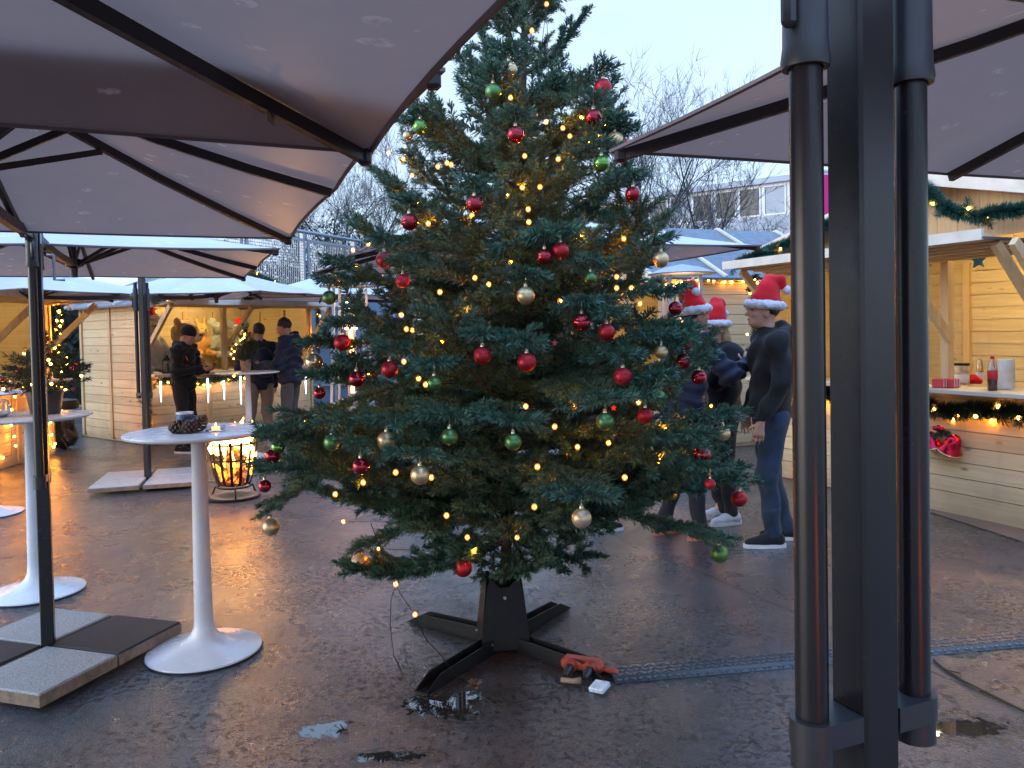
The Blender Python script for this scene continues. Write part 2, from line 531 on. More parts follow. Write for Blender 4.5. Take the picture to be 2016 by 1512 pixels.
M['fabric'] = fabric('taupe_canopy_fabric', (.33, .30, .295), (.098, .069, .060))
M['hem'] = mat('canopy_hem', (.16, .12, .12), .8, bump=.2)
def needles(name, c1, c2, back):
    m, nt, b = _nt(name)
    g = nt.nodes.new('ShaderNodeNewGeometry')
    c = mixc(nt, g.outputs['Random Per Island'], c1, c2)
    oc = obj_coord(nt)
    c = mixc(nt, mapr(nt, noise(nt, oc, 2.5, 3), .4, .65, 0, .6), c, k3(c1, .8))
    c = mixc(nt, mathn(nt, 'MULTIPLY', g.outputs['Backfacing'], .0), c, back)
    L(nt, c, b.inputs['Base Color'])
    b.inputs['Roughness'].default_value = .42
    b.inputs['Specular IOR Level'].default_value = .45
    tr = N(nt, 'BsdfTranslucent'); L(nt, c, tr.inputs['Color'])
    mxs = N(nt, 'MixShader', Fac=.15); L(nt, b.outputs[0], mxs.inputs[1]); L(nt, tr.outputs[0], mxs.inputs[2])
    L(nt, mxs.outputs[0], nt.nodes['Material Output'].inputs['Surface'])
    return m
M['needle'] = needles('fir_needles', (.036, .100, .070), (.088, .198, .132), (.10, .17, .14))
M['needle_dark'] = needles('dark_fir_needles', (.012, .035, .022), (.022, .055, .034), (.05, .08, .06))
M['garland'] = needles('blue_green_tinsel_needles', (.020, .085, .075), (.045, .15, .12), (.05, .1, .1))
M['bark'] = mat('fir_bark', (.060, .042, .028), .85, var=.4, vs=30, bump=.6, bs=60)
M['bark_grey'] = mat('grey_bark', (.05, .052, .057), .9, var=.3, vs=6)
M['bulb'] = glow('warm_bulb', (1.0, .27, .008), 120)
M['bulb_far'] = glow('warm_bulb_small', (1.0, .34, .035), 42)
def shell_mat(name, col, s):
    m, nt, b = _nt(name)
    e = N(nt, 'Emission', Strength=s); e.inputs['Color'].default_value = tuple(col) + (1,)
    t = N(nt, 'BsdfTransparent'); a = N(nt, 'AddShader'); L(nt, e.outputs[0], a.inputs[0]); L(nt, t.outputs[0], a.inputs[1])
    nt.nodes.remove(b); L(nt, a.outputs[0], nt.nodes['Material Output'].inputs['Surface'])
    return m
M['bulb_halo'] = shell_mat('amber_bulb_halo', (1.0, .22, .012), .32)  # see-through glowing shell added round each tree bulb to give an orange halo
M['icicle'] = glow('white_led_icicle', (.82, .90, 1.0), 2.2)
M['lamp_tube'] = glow('warm_lamp_tube', (1.0, .70, .28), 38)
def bauble_mat(name, col, rough, glitter=False, metal=.75):
    m, nt, b = _nt(name)
    oc = obj_coord(nt)
    c = mixc(nt, mapr(nt, noise(nt, oc, 25, 3), .3, .7, 0, 1), k3(col, .85), k3(col, 1.12))
    b.inputs['Metallic'].default_value = metal
    b.inputs['Roughness'].default_value = rough
    if glitter:
        v = N(nt, 'TexVoronoi', Scale=420.0); L(nt, oc, v.inputs['Vector'])
        nm = N(nt, 'Bump', Strength=.9, Distance=.002); L(nt, v.outputs['Color'], nm.inputs['Height']); L(nt, nm.outputs['Normal'], b.inputs['Normal'])
        c = mixc(nt, .35, c, v.outputs['Color'], 'OVERLAY')
    L(nt, c, b.inputs['Base Color'])
    if rough < .2: b.inputs['Coat Weight'].default_value = .4
    return m
BM = {'RM': bauble_mat('matte_red_bauble', (.40, .016, .026), .40, metal=.55), 'RG': bauble_mat('glossy_red_bauble', (.30, .009, .022), .09),
      'GM': bauble_mat('matte_green_bauble', (.10, .22, .08), .36), 'GG': bauble_mat('glossy_green_bauble', (.12, .27, .05), .08),
      'AM': bauble_mat('matte_gold_bauble', (.62, .46, .26), .36), 'AG': bauble_mat('glossy_gold_bauble', (.60, .44, .24), .06),
      'RS': bauble_mat('glitter_red_bauble', (.50, .02, .04), .38, True, .5), 'AS': bauble_mat('glitter_gold_bauble', (.60, .47, .30), .38, True), 'GS': bauble_mat('glitter_green_bauble', (.14, .27, .08), .38, True)}
M['cap'] = mat('bauble_cap', (.62, .52, .34), .3, metal=.9)
def cloth(name, col, rough=.85, bump=.35, bs=160, var=.15): return mat(name, col, rough, var=var, vs=7, bump=bump, bs=bs, spec=.25, sheen=.1)
M['skin'] = mat('skin', (.46, .25, .18), .5, var=.08, vs=20)
M['skin2'] = mat('pale_skin', (.52, .30, .22), .5, var=.08, vs=20)
M['hair_dark'] = mat('dark_hair', (.018, .014, .012), .55, var=.3, vs=40, bump=.5, bs=140)
M['hair_blond'] = mat('blond_hair', (.34, .23, .11), .5, var=.3, vs=40, bump=.5, bs=140)
M['cl_black'] = cloth('black_cotton', (.012, .013, .016))
M['cl_navy'] = cloth('navy_quilted_nylon', (.016, .022, .050), .6)
M['cl_navy2'] = cloth('dark_navy_nylon', (.014, .020, .040), .6)
M['cl_jeans'] = cloth('blue_denim', (.026, .042, .074), .9, .5, 300, .3)
M['cl_grey'] = cloth('grey_trousers', (.10, .095, .10))
M['cl_beige'] = cloth('beige_trousers', (.28, .21, .17))
M['cl_dark'] = cloth('dark_trousers', (.022, .021, .024))
M['cl_red'] = cloth('red_felt', (.62, .012, .022), .9, .4, 220)
M['cl_white'] = cloth('white_plush', (.62, .64, .72), .95, 1.0, 120)
M['cl_lgrey'] = cloth('light_grey_fleece', (.36, .36, .40))
M['sole_white'] = mat('white_sole', (.62, .62, .64), .5, var=.1)
M['sole_orange'] = mat('coral_sole', (.50, .15, .10), .5, var=.1)
M['shoe_white'] = mat('white_trainer', (.52, .52, .55), .6, var=.12)
M['orange_zip'] = mat('orange_zip', (.75, .16, .03), .5)
M['eye'] = mat('eye', (.02, .015, .012), .15)
M['lips'] = mat('lips', (.33, .12, .10), .5)
M['white_stripe'] = mat('white_stripe', (.55, .57, .62), .7)
# ------------------------------------------------------------------ the ground: wet asphalt in large fields
def ground_material():
    m, nt, b = _nt('wet_asphalt')
    oc = obj_coord(nt)
    big = noise(nt, oc, .9, 5, .6)
    mid = noise(nt, oc, 7, 6, .65)
    fine = noise(nt, oc, 95, 4, .7)
    grit = N(nt, 'TexVoronoi', Scale=170.0); L(nt, oc, grit.inputs['Vector'])
    c = mixc(nt, mapr(nt, mid, .3, .7, 0, 1), (.048, .051, .060), (.112, .114, .128))
    c = mixc(nt, mapr(nt, fine, .38, .66, 0, .72), c, (.010, .010, .011))
    c = mixc(nt, mapr(nt, big, .48, .72, 0, .5), c, (.094, .094, .104))
    pits = mapr(nt, noise(nt, oc, 31, 4, .68), .515, .555, 0, 1)
    pits = mathn(nt, 'MULTIPLY', pits, mapr(nt, noise(nt, oc, 2.3, 3), .36, .56, .25, 1))
    c = mixc(nt, mathn(nt, 'MULTIPLY', pits, .85), c, (.016, .015, .017))
    sep = N(nt, 'SeparateXYZ'); L(nt, oc, sep.inputs[0])
    X, Y = sep.outputs[0], sep.outputs[1]
    wob = mathn(nt, 'MULTIPLY', mathn(nt, 'SUBTRACT', noise(nt, oc, 3.5, 4), .5), .05)
    joint = None
    for (u1, v1), (u2, v2), w in (((1200, 1050), (2016, 1400), .011), ((86, 1040), (515, 997), .010), ((1440, 905), (1620, 960), .008)):
        p, q = gnd(u1, v1), gnd(u2, v2)
        d = (q - p).normalized(); n = Vector((-d.y, d.x))
        k = n.x * p.x + n.y * p.y
        t = mathn(nt, 'ADD', mathn(nt, 'MULTIPLY', X, n.x), mathn(nt, 'MULTIPLY', Y, n.y))
        t = mathn(nt, 'ABSOLUTE', mathn(nt, 'ADD', mathn(nt, 'SUBTRACT', t, k), wob))
        j = mapr(nt, t, w * .4, w * 1.6, 1, 0)
        joint = j if joint is None else mathn(nt, 'MAXIMUM', joint, j)
    c = mixc(nt, mathn(nt, 'MULTIPLY', joint, .85), c, (.012, .011, .011))
    # standing water: blobs with a ragged rim
    pud = None
    rag = noise(nt, oc, 26, 5, .7)
    rag2 = noise(nt, oc, 5, 3, .5)
    for u, v, rx, ry in ((882, 1388, .25, .17), (640, 1437, .15, .09), (770, 1490, .16, .05), (1895, 1432, .30, .09)):
        p = gnd(u, v)
        dx = mathn(nt, 'MULTIPLY', mathn(nt, 'SUBTRACT', X, p.x), 1 / rx)
        dy = mathn(nt, 'MULTIPLY', mathn(nt, 'SUBTRACT', Y, p.y), 1 / ry)
        r = mathn(nt, 'SQRT', mathn(nt, 'ADD', mathn(nt, 'MULTIPLY', dx, dx), mathn(nt, 'MULTIPLY', dy, dy)))
        pud = r if pud is None else mathn(nt, 'MINIMUM', pud, r)
    wet = mathn(nt, 'ADD', pud, mathn(nt, 'MULTIPLY', mathn(nt, 'SUBTRACT', rag, .5), 2.6))
    wet = mathn(nt, 'ADD', wet, mathn(nt, 'MULTIPLY', mathn(nt, 'SUBTRACT', rag2, .5), 1.6))
    pm = mapr(nt, wet, .62, .70, 1, 0)
    c = mixc(nt, mapr(nt, wet, .62, 1.5, .6, 0), c, (.022, .019, .019))
    c = mixc(nt, pm, c, (.02, .018, .018))
    L(nt, c, b.inputs['Base Color'])
    ro = mapr(nt, big, .35, .65, .17, .36)
    ro = mathn(nt, 'ADD', ro, mapr(nt, mid, .3, .7, -.07, .10))
    ro = mathn(nt, 'MULTIPLY', ro, mapr(nt, wet, .62, 1.6, .45, 1))
    ro = mathn(nt, 'MULTIPLY', ro, mathn(nt, 'SUBTRACT', 1.0, pm))
    L(nt, mathn(nt, 'ADD', ro, .02), b.inputs['Roughness'])
    b.inputs['Specular IOR Level'].default_value = .4
    h = mathn(nt, 'ADD', mathn(nt, 'MULTIPLY', fine, .55), mathn(nt, 'MULTIPLY', mid, .9))
    h = mathn(nt, 'ADD', h, mathn(nt, 'MULTIPLY', grit.outputs['Distance'], .55))
    h = mathn(nt, 'SUBTRACT', h, mathn(nt, 'MULTIPLY', pits, .55))
    h = mathn(nt, 'SUBTRACT', h, mathn(nt, 'MULTIPLY', joint, .8))
    h = mathn(nt, 'MULTIPLY', h, mathn(nt, 'SUBTRACT', 1.0, pm))
    bp = N(nt, 'Bump', Strength=.75, Distance=.014); L(nt, h, bp.inputs['Height']); L(nt, bp.outputs['Normal'], b.inputs['Normal'])
    # the film of rain water on top
    film = mapr(nt, noise(nt, oc, 1.3, 5, .6), .34, .56, .45, 1.0)
    film = mathn(nt, 'MULTIPLY', film, mathn(nt, 'SUBTRACT', 1.0, mathn(nt, 'MULTIPLY', pits, .92)))
    L(nt, mathn(nt, 'MAXIMUM', film, pm), b.inputs['Coat Weight'])
    b.inputs['Coat IOR'].default_value = 1.45
    L(nt, mathn(nt, 'MULTIPLY', mapr(nt, mid, .3, .7, .05, .16), mapr(nt, wet, .62, .9, .12, 1)), b.inputs['Coat Roughness'])
    h2 = mathn(nt, 'ADD', mathn(nt, 'MULTIPLY', mid, .8), mathn(nt, 'MULTIPLY', noise(nt, oc, 62, 4, .68), .8))
    h2 = mathn(nt, 'MULTIPLY', h2, mathn(nt, 'SUBTRACT', 1.0, pm))
    b2 = N(nt, 'Bump', Strength=.34, Distance=.014); L(nt, h2, b2.inputs['Height']); L(nt, b2.outputs['Normal'], b.inputs['Coat Normal'])
    return m
g = MB(); g.add([(-90, -12, 0), (90, -12, 0), (90, 140, 0), (-90, 140, 0)], [(0, 1, 2, 3)])
tag(g.build('ground', ground_material()), kind='structure')
# paved strip along the right-hand stalls
def pv():
    m, nt, b = _nt('pale_paving')
    oc = obj_coord(nt)
    c = mixc(nt, noise(nt, oc, 3, 5), (.12, .088, .070), (.21, .165, .135))
    c = mixc(nt, mapr(nt, noise(nt, oc, 60, 4), .4, .7, 0, .5), c, (.08, .065, .055))
    L(nt, c, b.inputs['Base Color']); b.inputs['Roughness'].default_value = .42
    bp = N(nt, 'Bump', Strength=.5, Distance=.01); L(nt, noise(nt, oc, 70, 5), bp.inputs['Height']); L(nt, bp.outputs['Normal'], b.inputs['Normal'])
    return m
q = [gnd(1632, 945), gnd(2016, 1068), gnd(2500, 1230), gnd(2500, 1000), gnd(1700, 900)]
g = MB(); g.add([(p.x, p.y, .004) for p in q], [(0, 1, 2, 3, 4)])
tag(g.build('pavement', pv()), kind='structure')
# ------------------------------------------------------------------ white office block
M['facade'] = mat('white_facade_panel', (.82, .84, .87), .6, var=.06, vs=.6)
M['facade_grey'] = mat('pale_grey_parapet_panel', (.40, .45, .53), .6, var=.06, vs=.6)
M['pane_dark'] = mat('dark_window_pane', (.030, .036, .045), .12, var=.3, vs=1.0)
M['pane_blind'] = mat('window_with_blind', (.33, .38, .46), .35, var=.12, vs=1.5)
A, B = at(1900, 500, 37.0), at(1120, 500, 50.0)
A.z = B.z = 0
bd = (B - A).normalized(); bn = Vector((-bd.y, bd.x, 0))
if bn.y > 0: bn = -bn                     # towards the plaza
bl = (B - A).length
off = thing('office_building', 'white office block with rows of windows behind the bare trees', 'building', A, math.atan2(bd.y, bd.x))
sg = -1 if bn.dot(Vector((-math.sin(math.atan2(bd.y, bd.x)), math.cos(math.atan2(bd.y, bd.x)), 0))) < 0 else 1
w = MB(); w.box((bl / 2, -sg * 5, 4.55), (bl, 10, 9.1)); w.build('wall', M['facade'], off, False)
w = MB(); w.box((bl / 2, -sg * 5 + sg * .1, 9.25), (bl + .4, 10.4, .3)); w.build('roof', M['facade_grey'], off, False)
w = MB()
for zz in (3.75, 6.85): w.box((bl / 2, sg * .03, zz), (bl, .06, 1.0))
w.build('parapet_band', M['facade_grey'], off, False)
nw = int(bl / 1.35)
for r_, (z0, z1) in enumerate(((4.45, 6.2), (7.45, 8.95), (1.3, 3.1))):
    for i in range(nw):
        x = .7 + i * 1.35
        fr = MB()
        for (cx, cz, sx, sz) in ((x, z1, 1.16, .07), (x, z0, 1.16, .09), (x - .56, (z0 + z1) / 2, .06, z1 - z0 - .08), (x + .56, (z0 + z1) / 2, .06, z1 - z0 - .08)):
            fr.box((cx, sg * .05, cz), (sx, .08, sz))
        fo = fr.build('window', M['facade'], off, False)
        pn = MB(); pn.box((x, sg * .02, (z0 + z1) / 2), (1.06, .03, z1 - z0 - .1))
        far = i > nw * .42
        dark = (r_ == 0 and not far and i % 3 != 0) or (far and (r_ == 1 and i % 5 != 0)) or (r_ == 2)
        pn.build('pane', M['pane_dark'] if dark else M['pane_blind'], fo, False)
# magenta banner hung on a steel frame in front of the block
bp1, bp2 = at(1612, 344, 27.0), at(1785, 470, 27.0)
bt = thing('banner', 'plain magenta banner on a steel frame above the right market stall', 'banner', (bp1.x, 27.0, 0))
M['magenta'] = mat('magenta_sheet', (.62, .012, .19), .6, var=.05)
w = MB(); w.box(((bp1.x + bp2.x) / 2, 27.0, (bp1.z + bp2.z) / 2), (bp2.x - bp1.x, .02, bp1.z - bp2.z)); w.build('sheet', M['magenta'], bt)
w = MB()
for x in (bp1.x, bp2.x): w.box((x, 27.06, (bp1.z + .2) / 2), (.08, .08, bp1.z + .2))
w.box(((bp1.x + bp2.x) / 2, 27.06, bp1.z + .1), (bp2.x - bp1.x, .06, .06))
w.build('frame', M['galv'], bt)
# ------------------------------------------------------------------ bare trees
def bare_tree_mesh(seed, H, spread, up):
    rn = random.Random(seed)
    trunk, twig = MB(), MB()
    def grow(p, d, l, r, lev):
        n = 5 if lev < 2 else 4
        pts, rs = [p.copy()], [r]
        for i in range(n):
            d = (d + Vector((rn.gauss(0, .10), rn.gauss(0, .10), rn.gauss(0, .06) + up * (.10 if lev else .02)))).normalized()
            p = p + d * (l / n)
            pts.append(p.copy()); rs.append(r * (1 - .62 * (i + 1) / n) if lev < 4 else r * (1 - .8 * (i + 1) / n))
        (trunk if lev < 1 else twig).tube(pts, rs, 7 if lev == 0 else (5 if lev < 3 else 3), 0, False)
        if lev >= 5: return
        nc = (8, 5, 5, 4, 3)[lev]
        for c in range(nc):
            t = rn.uniform(.32, 1.0) if lev else .28 + .72 * (c + rn.random() * .6) / nc
            f = t * n; i = min(int(f), n - 1)
            q = pts[i].lerp(pts[i + 1], f - i)
            dd = (pts[i + 1] - pts[i]).normalized()
            s, u, _ = basis(dd)
            a = rn.uniform(0, 2 * PI) if lev else c * 2.4 + rn.uniform(-.4, .4)
            sp = spread * rn.uniform(.7, 1.25)
            nd = (dd * math.cos(sp) + (s * math.cos(a) + u * math.sin(a)) * math.sin(sp)).normalized()
            grow(q, nd, l * rn.uniform(.48, .68), max(rs[i] * .55, .006), lev + 1)
    grow(Vector((0, 0, 0)), Vector((0, 0, 1)), H * .62, H * .016, 0)
    return trunk, twig
protos = []
for sd, H, sp, up in ((3, 8.6, .62, .9), (11, 7.6, .8, .45), (23, 9.0, .55, 1.1)):
    protos.append(bare_tree_mesh(sd, H, sp, up))
spots = [(1262, 26, 0, 1.08, .3, 'bare tree with upright twigs rising just right of the Christmas tree', 'bare trees on the right'),
         (1372, 29, 2, 1.0, 2.0, 'bare tree with a broom of fine twigs above the parasol edge', 'bare trees on the right'),
         (1325, 22, 1, .72, 1.0, 'bare tree with wide arching branches in front of the office windows', 'bare trees on the right'),
         (1420, 21, 1, .62, 4.1, 'low bare tree with drooping twigs beside the blue shed roof', 'bare trees on the right'),
         (632, 25, 1, .95, 2.5, 'bare tree with a leaning trunk behind the mesh fence', 'bare trees behind the fence'),
         (700, 27, 0, .85, 5.0, 'bare tree half hidden by the left side of the Christmas tree', 'bare trees behind the fence'),
         (575, 30, 2, .8, 1.3, 'bare tree furthest left behind the mesh fence', 'bare trees behind the fence')]
_pm = {}
for u, y, pi_, s, rz, lab, grp in spots:
    p = at(u, 650, y)
    t = thing('bare_tree', lab, 'tree', (p.x, y, 0), rz, grp)
    if pi_ not in _pm:
        _pm[pi_] = (protos[pi_][0].build('trunk', M['bark_grey'], t, False, True), protos[pi_][1].build('branches', M['bark_grey'], t, False, True))
    else:
        for o in _pm[pi_]:
            c = o.copy(); COL.objects.link(c); c.parent = t
    t.scale = (s, s, s)
# ------------------------------------------------------------------ evergreen shrubs behind the fence
def leaf_cloud(n, R, seed, ls=.07):
    r = np.random.default_rng(seed)
    cl = r.normal(0, .55, (26, 3)) * R
    c = cl[r.integers(0, 26, n)] + r.normal(0, .22, (n, 3)) * R
    a = r.normal(0, 1, (n, 3)); a /= np.linalg.norm(a, axis=1)[:, None]
    b_ = np.cross(a, r.normal(0, 1, (n, 3))); b_ /= np.linalg.norm(b_, axis=1)[:, None]
    s = ls * r.uniform(.6, 1.3, (n, 1))
    V = np.stack([c - a * s, c + b_ * s * .5, c + a * s, c - b_ * s * .5], 1).reshape(-1, 3)
    F = np.arange(4 * n).reshape(-1, 4)
    return MB().add(V, F)
for i, (u, y, zc, R, lab) in enumerate(((430, 27, 3.6, (1.6, .8, 1.2), 'dark ivy-covered shrub behind the left end of the mesh fence'), (655, 29, 4.2, (1.3, .8, 1.5), 'dark evergreen shrub behind the fence beside the bare trunk'), (545, 30, 3.4, (1.5, .8, 1.4), 'evergreen shrub behind the middle of the mesh fence'))):
    p = at(u, 650, y)
    t = thing('evergreen_shrub', lab, 'shrub', (p.x, y, 0), 0, 'shrubs behind the fence')
    mb = leaf_cloud(2600, np.array(R), 40 + i)
    mb.v = [v + np.array([0, 0, zc]) for v in mb.v]
    mb.build('foliage', M['needle_dark'], t, False)
    s_ = MB()
    for k in range(5): s_.tube([(0, 0, 0), (.1 * k - .2, .05 * k, zc * .5), (.35 * k - .7, .1, zc + .3)], [.05, .035, .012], 6)
    s_.build('stem', M['bark_grey'], t, False)
# ------------------------------------------------------------------ steel mesh fence on the upper level
P1, P2 = at(330, 650, 16.5), at(860, 650, 27.0)
fd = Vector((P2.x - P1.x, P2.y - P1.y, 0)); fl = fd.length; fd.normalize()
fz0, fz1 = .25, 4.05
fen = thing('mesh_fence', 'tall galvanised mesh fence with a handrail behind the left parasols', 'fence', (P1.x, P1.y, 0), math.atan2(fd.y, fd.x))
npan = 5
pw = fl / npan
for i in range(npan):
    x0, x1 = i * pw + .10, (i + 1) * pw - .10
    ps = MB()
    for (c, s) in (((x0, 0, (fz0 + fz1) / 2), (.07, .05, fz1 - fz0)), ((x1, 0, (fz0 + fz1) / 2), (.07, .05, fz1 - fz0)), (((x0 + x1) / 2, 0, fz1 - .035), (x1 - x0 - .08, .05, .07)), (((x0 + x1) / 2, 0, fz0 + .035), (x1 - x0 - .08, .05, .07))):
        ps.box(c, s)
    fr = ps.build('panel_frame', M['galv'], fen, False)
    ms = MB()
    xs = np.arange(x0 + .06, x1 - .04, .075); zs = np.arange(fz0 + .1, fz1 - .08, .075)
    for x in xs: ms.box((x, 0, (fz0 + fz1) / 2), (.012, .012, fz1 - fz0 - .14))
    for z in zs: ms.box(((x0 + x1) / 2, .011, z), (x1 - x0 - .08, .010, .012))
    ms.build('mesh_infill', M['galv'], fr, False)
    po = MB(); po.box((i * pw, .1, (fz1 + .15) / 2), (.10, .10, fz1 + .15)); po.build('post', M['galv'], fen, False)
ra = MB(); ra.tube([(-.3, .1, fz1 + .2), (fl + .2, .1, fz1 + .2)], .045, 8); ra.build('handrail', M['galv'], fen, False)
# blue-grey roller door box behind the fence (seen between the stall and the tree)
M['container'] = mat('blue_grey_container', (.12, .19, .28), .5, var=.1, vs=1.2)
p = at(655, 650, 17.0)
ct = thing('site_container', 'blue-grey site container with panel ribs beyond the teddy stall', 'container', (p.x, 17.0, 0), .25)
w = MB(); w.box((0, 0, 1.15), (3.0, 2.2, 2.2)); w.build('shell', M['container'], ct, False)
w = MB()
for x in (-1.2, -.6, 0, .6, 1.2): w.box((x, -1.12, 1.2), (.05, .04, 2.0))
for z in (.55, 1.35): w.box((0, -1.125, z), (2.9, .035, .05))
w.build('rib', M['galv'], ct, False)

# low concrete retaining wall under the fence, and a dark hedge closing the plaza
M['concrete'] = mat('grey_blue_concrete', (.20, .22, .25), .8, var=.2, vs=1.5, bump=.3, bs=30)
wl = thing('retaining_wall', 'low grey concrete wall below the mesh fence', 'wall', (P1.x, P1.y + .5, 0), math.atan2(fd.y, fd.x))
w = MB(); w.box((fl / 2, .25, .7), (fl + 3, .25, 1.4)); w.build('wall_body', M['concrete'], wl, False)
w = MB(); w.box((fl / 2, .25, 1.43), (fl + 3.1, .33, .06)); w.build('coping', M['concrete'], wl, False)
for i, (x0, y0, x1, y1, h, lab) in enumerate(((-24, 12, -9.5, 19, 2.6, 'dark clipped hedge behind the far left stalls'), (-3, 34, 22, 34, 3.0, 'dark clipped hedge in front of the white office block'))):
    a, b2 = Vector((x0, y0, 0)), Vector((x1, y1, 0)); d_ = b2 - a; Lh = d_.length
    t = thing('hedge', lab, 'hedge', a, math.atan2(d_.y, d_.x), 'hedges around the plaza')
    r = np.random.default_rng(60 + i); n = 9000
    c = np.stack([r.uniform(0, Lh, n), r.normal(0, .28, n), h * r.beta(1.3, 1.0, n)], 1)
    a1 = r.normal(0, 1, (n, 3)); a1 /= np.linalg.norm(a1, axis=1)[:, None]; b1 = np.cross(a1, r.normal(0, 1, (n, 3))); b1 /= np.linalg.norm(b1, axis=1)[:, None]
    s_ = r.uniform(.08, .18, (n, 1))
    lv = MB(); lv.add(np.stack([c - a1 * s_, c + b1 * s_ * .6, c + a1 * s_, c - b1 * s_ * .6], 1).reshape(-1, 3), np.arange(4 * n).reshape(-1, 4)); lv.build('foliage', M['needle_dark'], t, False)
    cw_ = MB(); cw_.box((Lh / 2, 0, h * .46), (Lh, .35, h * .9)); cw_.build('inner_branches', M['bark'], t, False)
# ------------------------------------------------------------------ wooden market stalls
def boards_h(mb, x0, x1, y, z0, z1, h=.128, t=.022):
    z = z0
    while z < z1 - .02:
        hh = min(h, z1 - z)
        mb.box(((x0 + x1) / 2, y, z + hh / 2), (x1 - x0, t, hh - .007))
        z += h
    mb.box(((x0 + x1) / 2, y + .012, (z0 + z1) / 2), (x1 - x0 - .004, .004, z1 - z0 - .004))
def boards_side(mb, x, y0, y1, z0, z1, h=.128, t=.022):
    z = z0
    while z < z1 - .02:
        hh = min(h, z1 - z)
        mb.box((x, (y0 + y1) / 2, z + hh / 2), (t, y1 - y0, hh - .007))
        z += h
    mb.box((x + (.012 if x < .5 else -.012), (y0 + y1) / 2, (z0 + z1) / 2), (.004, y1 - y0 - .004, z1 - z0 - .004))
def stall(label, loc, rz, W=2.9, D=2.1, flapz=(2.10, 2.18), eave=2.12, ridge=2.80, posts=(0.5,), lamp=True, open_=True, flapx=None):
    s = thing('market_stall', label, 'market stall', loc, rz, 'wooden market stalls')
    if open_:
        f = MB(); boards_h(f, .05, W - .05, .012, .05, 1.0); f.build('front_wall', M['wood_h'], s, False)
        for x in (W * .33, W * .72): f = MB(); f.box((x, -.012, .5), (.07, .024, .94)); f.build('batten', M['wood_v'], s, False)
        f = MB(); f.box((W / 2, -.06, 1.02), (W + .06, .42, .036), bev=.006); f.build('counter', M['wood_c'], s, False)
    else:
        f = MB(); boards_h(f, .05, W - .05, .012, .05, eave); f.build('front_wall', M['wood_h'], s, False)
    for x, nm in ((.0, 'side_wall'), (W, 'side_wall')):
        f = MB(); boards_side(f, x, .0, D, .05, eave); f.build(nm, M['wood_h'], s, False)
    f = MB(); boards_h(f, .02, W - .02, D - .012, .05, eave); f.build('back_wall', M['wood_h'], s, False)
    f = MB()
    for x in (W * .2, W * .4, W * .6, W * .8): f.box((x, D - .045, eave / 2), (.07, .045, eave - .1))
    for y in (D * .35, D * .7):
        for x in (.035, W - .035): f.box((x, y, eave / 2), (.045, .07, eave - .1))
    for x, sg_ in ((-.022, 1), (W + .022, 1)):
        for y in (.04, D * .52, D - .04): f.box((x, y, eave / 2), (.022, .07, eave - .06))
    f.build('stud', M['wood_v'], s, False)
    for x in (.035, W - .035) + tuple(W * p for p in posts):
        f = MB(); f.box((x, .06, eave / 2), (.07, .07, eave)); f.build('post', M['wood_v'], s, False)
    f = MB(); f.box((W / 2, D / 2, .03), (W, D, .05)); f.build('floor', M['wood_h'], s, False)
    # gables of upright boards
    for y in (-.012, D + .012):
        f = MB()
        n = 22
        for i in range(n):
            x0, x1 = W * i / n, W * (i + 1) / n - .005
            h = lambda x: eave + (ridge - eave) * (1 - abs(x / W - .5) * 2)
            f.add([(x0, y - .01, eave - .02), (x1, y - .01, eave - .02), (x1, y - .01, h(x1)), (x0, y - .01, h(x0)), (x0, y + .01, eave - .02), (x1, y + .01, eave - .02), (x1, y + .01, h(x1)), (x0, y + .01, h(x0))],
                  [(0, 1, 2, 3), (5, 4, 7, 6), (0, 4, 5, 1), (1, 5, 6, 2), (2, 6, 7, 3), (3, 7, 4, 0)])
        f.build('gable', M['wood_v'], s, False)
    oh, ov = .16, .22
    sl = (ridge - eave) / (W / 2)
    for sgn in (-1, 1):
        xr, xe = W / 2, W / 2 + sgn * (W / 2 + oh)
        zr, ze = ridge + .03, eave + .03 - oh * sl
        f = MB(); f.poly([(xr, -ov, zr), (xe, -ov, ze), (xe, D + ov, ze), (xr, D + ov, zr)] if sgn > 0 else [(xr, D + ov, zr), (xe, D + ov, ze), (xe, -ov, ze), (xr, -ov, zr)], (0, 0, .03))
        rp = f.build('roof_panel', M['roof'], s, False)
        f = MB()
        for k in range(4):
            y = -ov + .03 + k * (D + 2 * ov - .06) / 3
            f.bar((xr, y, zr + .045), (xe, y, ze + .045), .05, .03)
        f.build('batten', M['white_trim'], rp, False)
        f = MB(); f.bar((W / 2, -ov - .012, zr - .02), (xe, -ov - .012, ze - .02), .022, .11); f.build('verge_board', M['white_trim'], s, False)
    if open_:
        fx0, fx1 = flapx or (.02, W - .02)
        y1 = -.82
        f = MB()
        nb = 7
        for k in range(nb):
            ya, yb = -.04 + (y1 + .04) * k / nb, -.04 + (y1 + .04) * (k + 1) / nb + .006
            za, zb = flapz[0] + (flapz[1] - flapz[0]) * k / nb, flapz[0] + (flapz[1] - flapz[0]) * (k + 1) / nb
            f.bar((fx0, (ya + yb) / 2, (za + zb) / 2), (fx1, (ya + yb) / 2, (za + zb) / 2), abs(yb - ya), .022)
        fo = f.build('flap', M['wood_h'], s, False)
        f = MB(); f.box(((fx0 + fx1) / 2, y1 - .012, flapz[1] + .0), (fx1 - fx0 + .04, .024, .075)); f.build('edge_board', M['white_trim'], fo, False)
        f = MB(); f.box(((fx0 + fx1) / 2, y1 / 2, (flapz[0] + flapz[1]) / 2 + .022), (fx1 - fx0 + .06, abs(y1) + .04, .014), Z=(0, (flapz[1] - flapz[0]) / .82, 1)); f.build('sheet', M['roof'], fo, False)
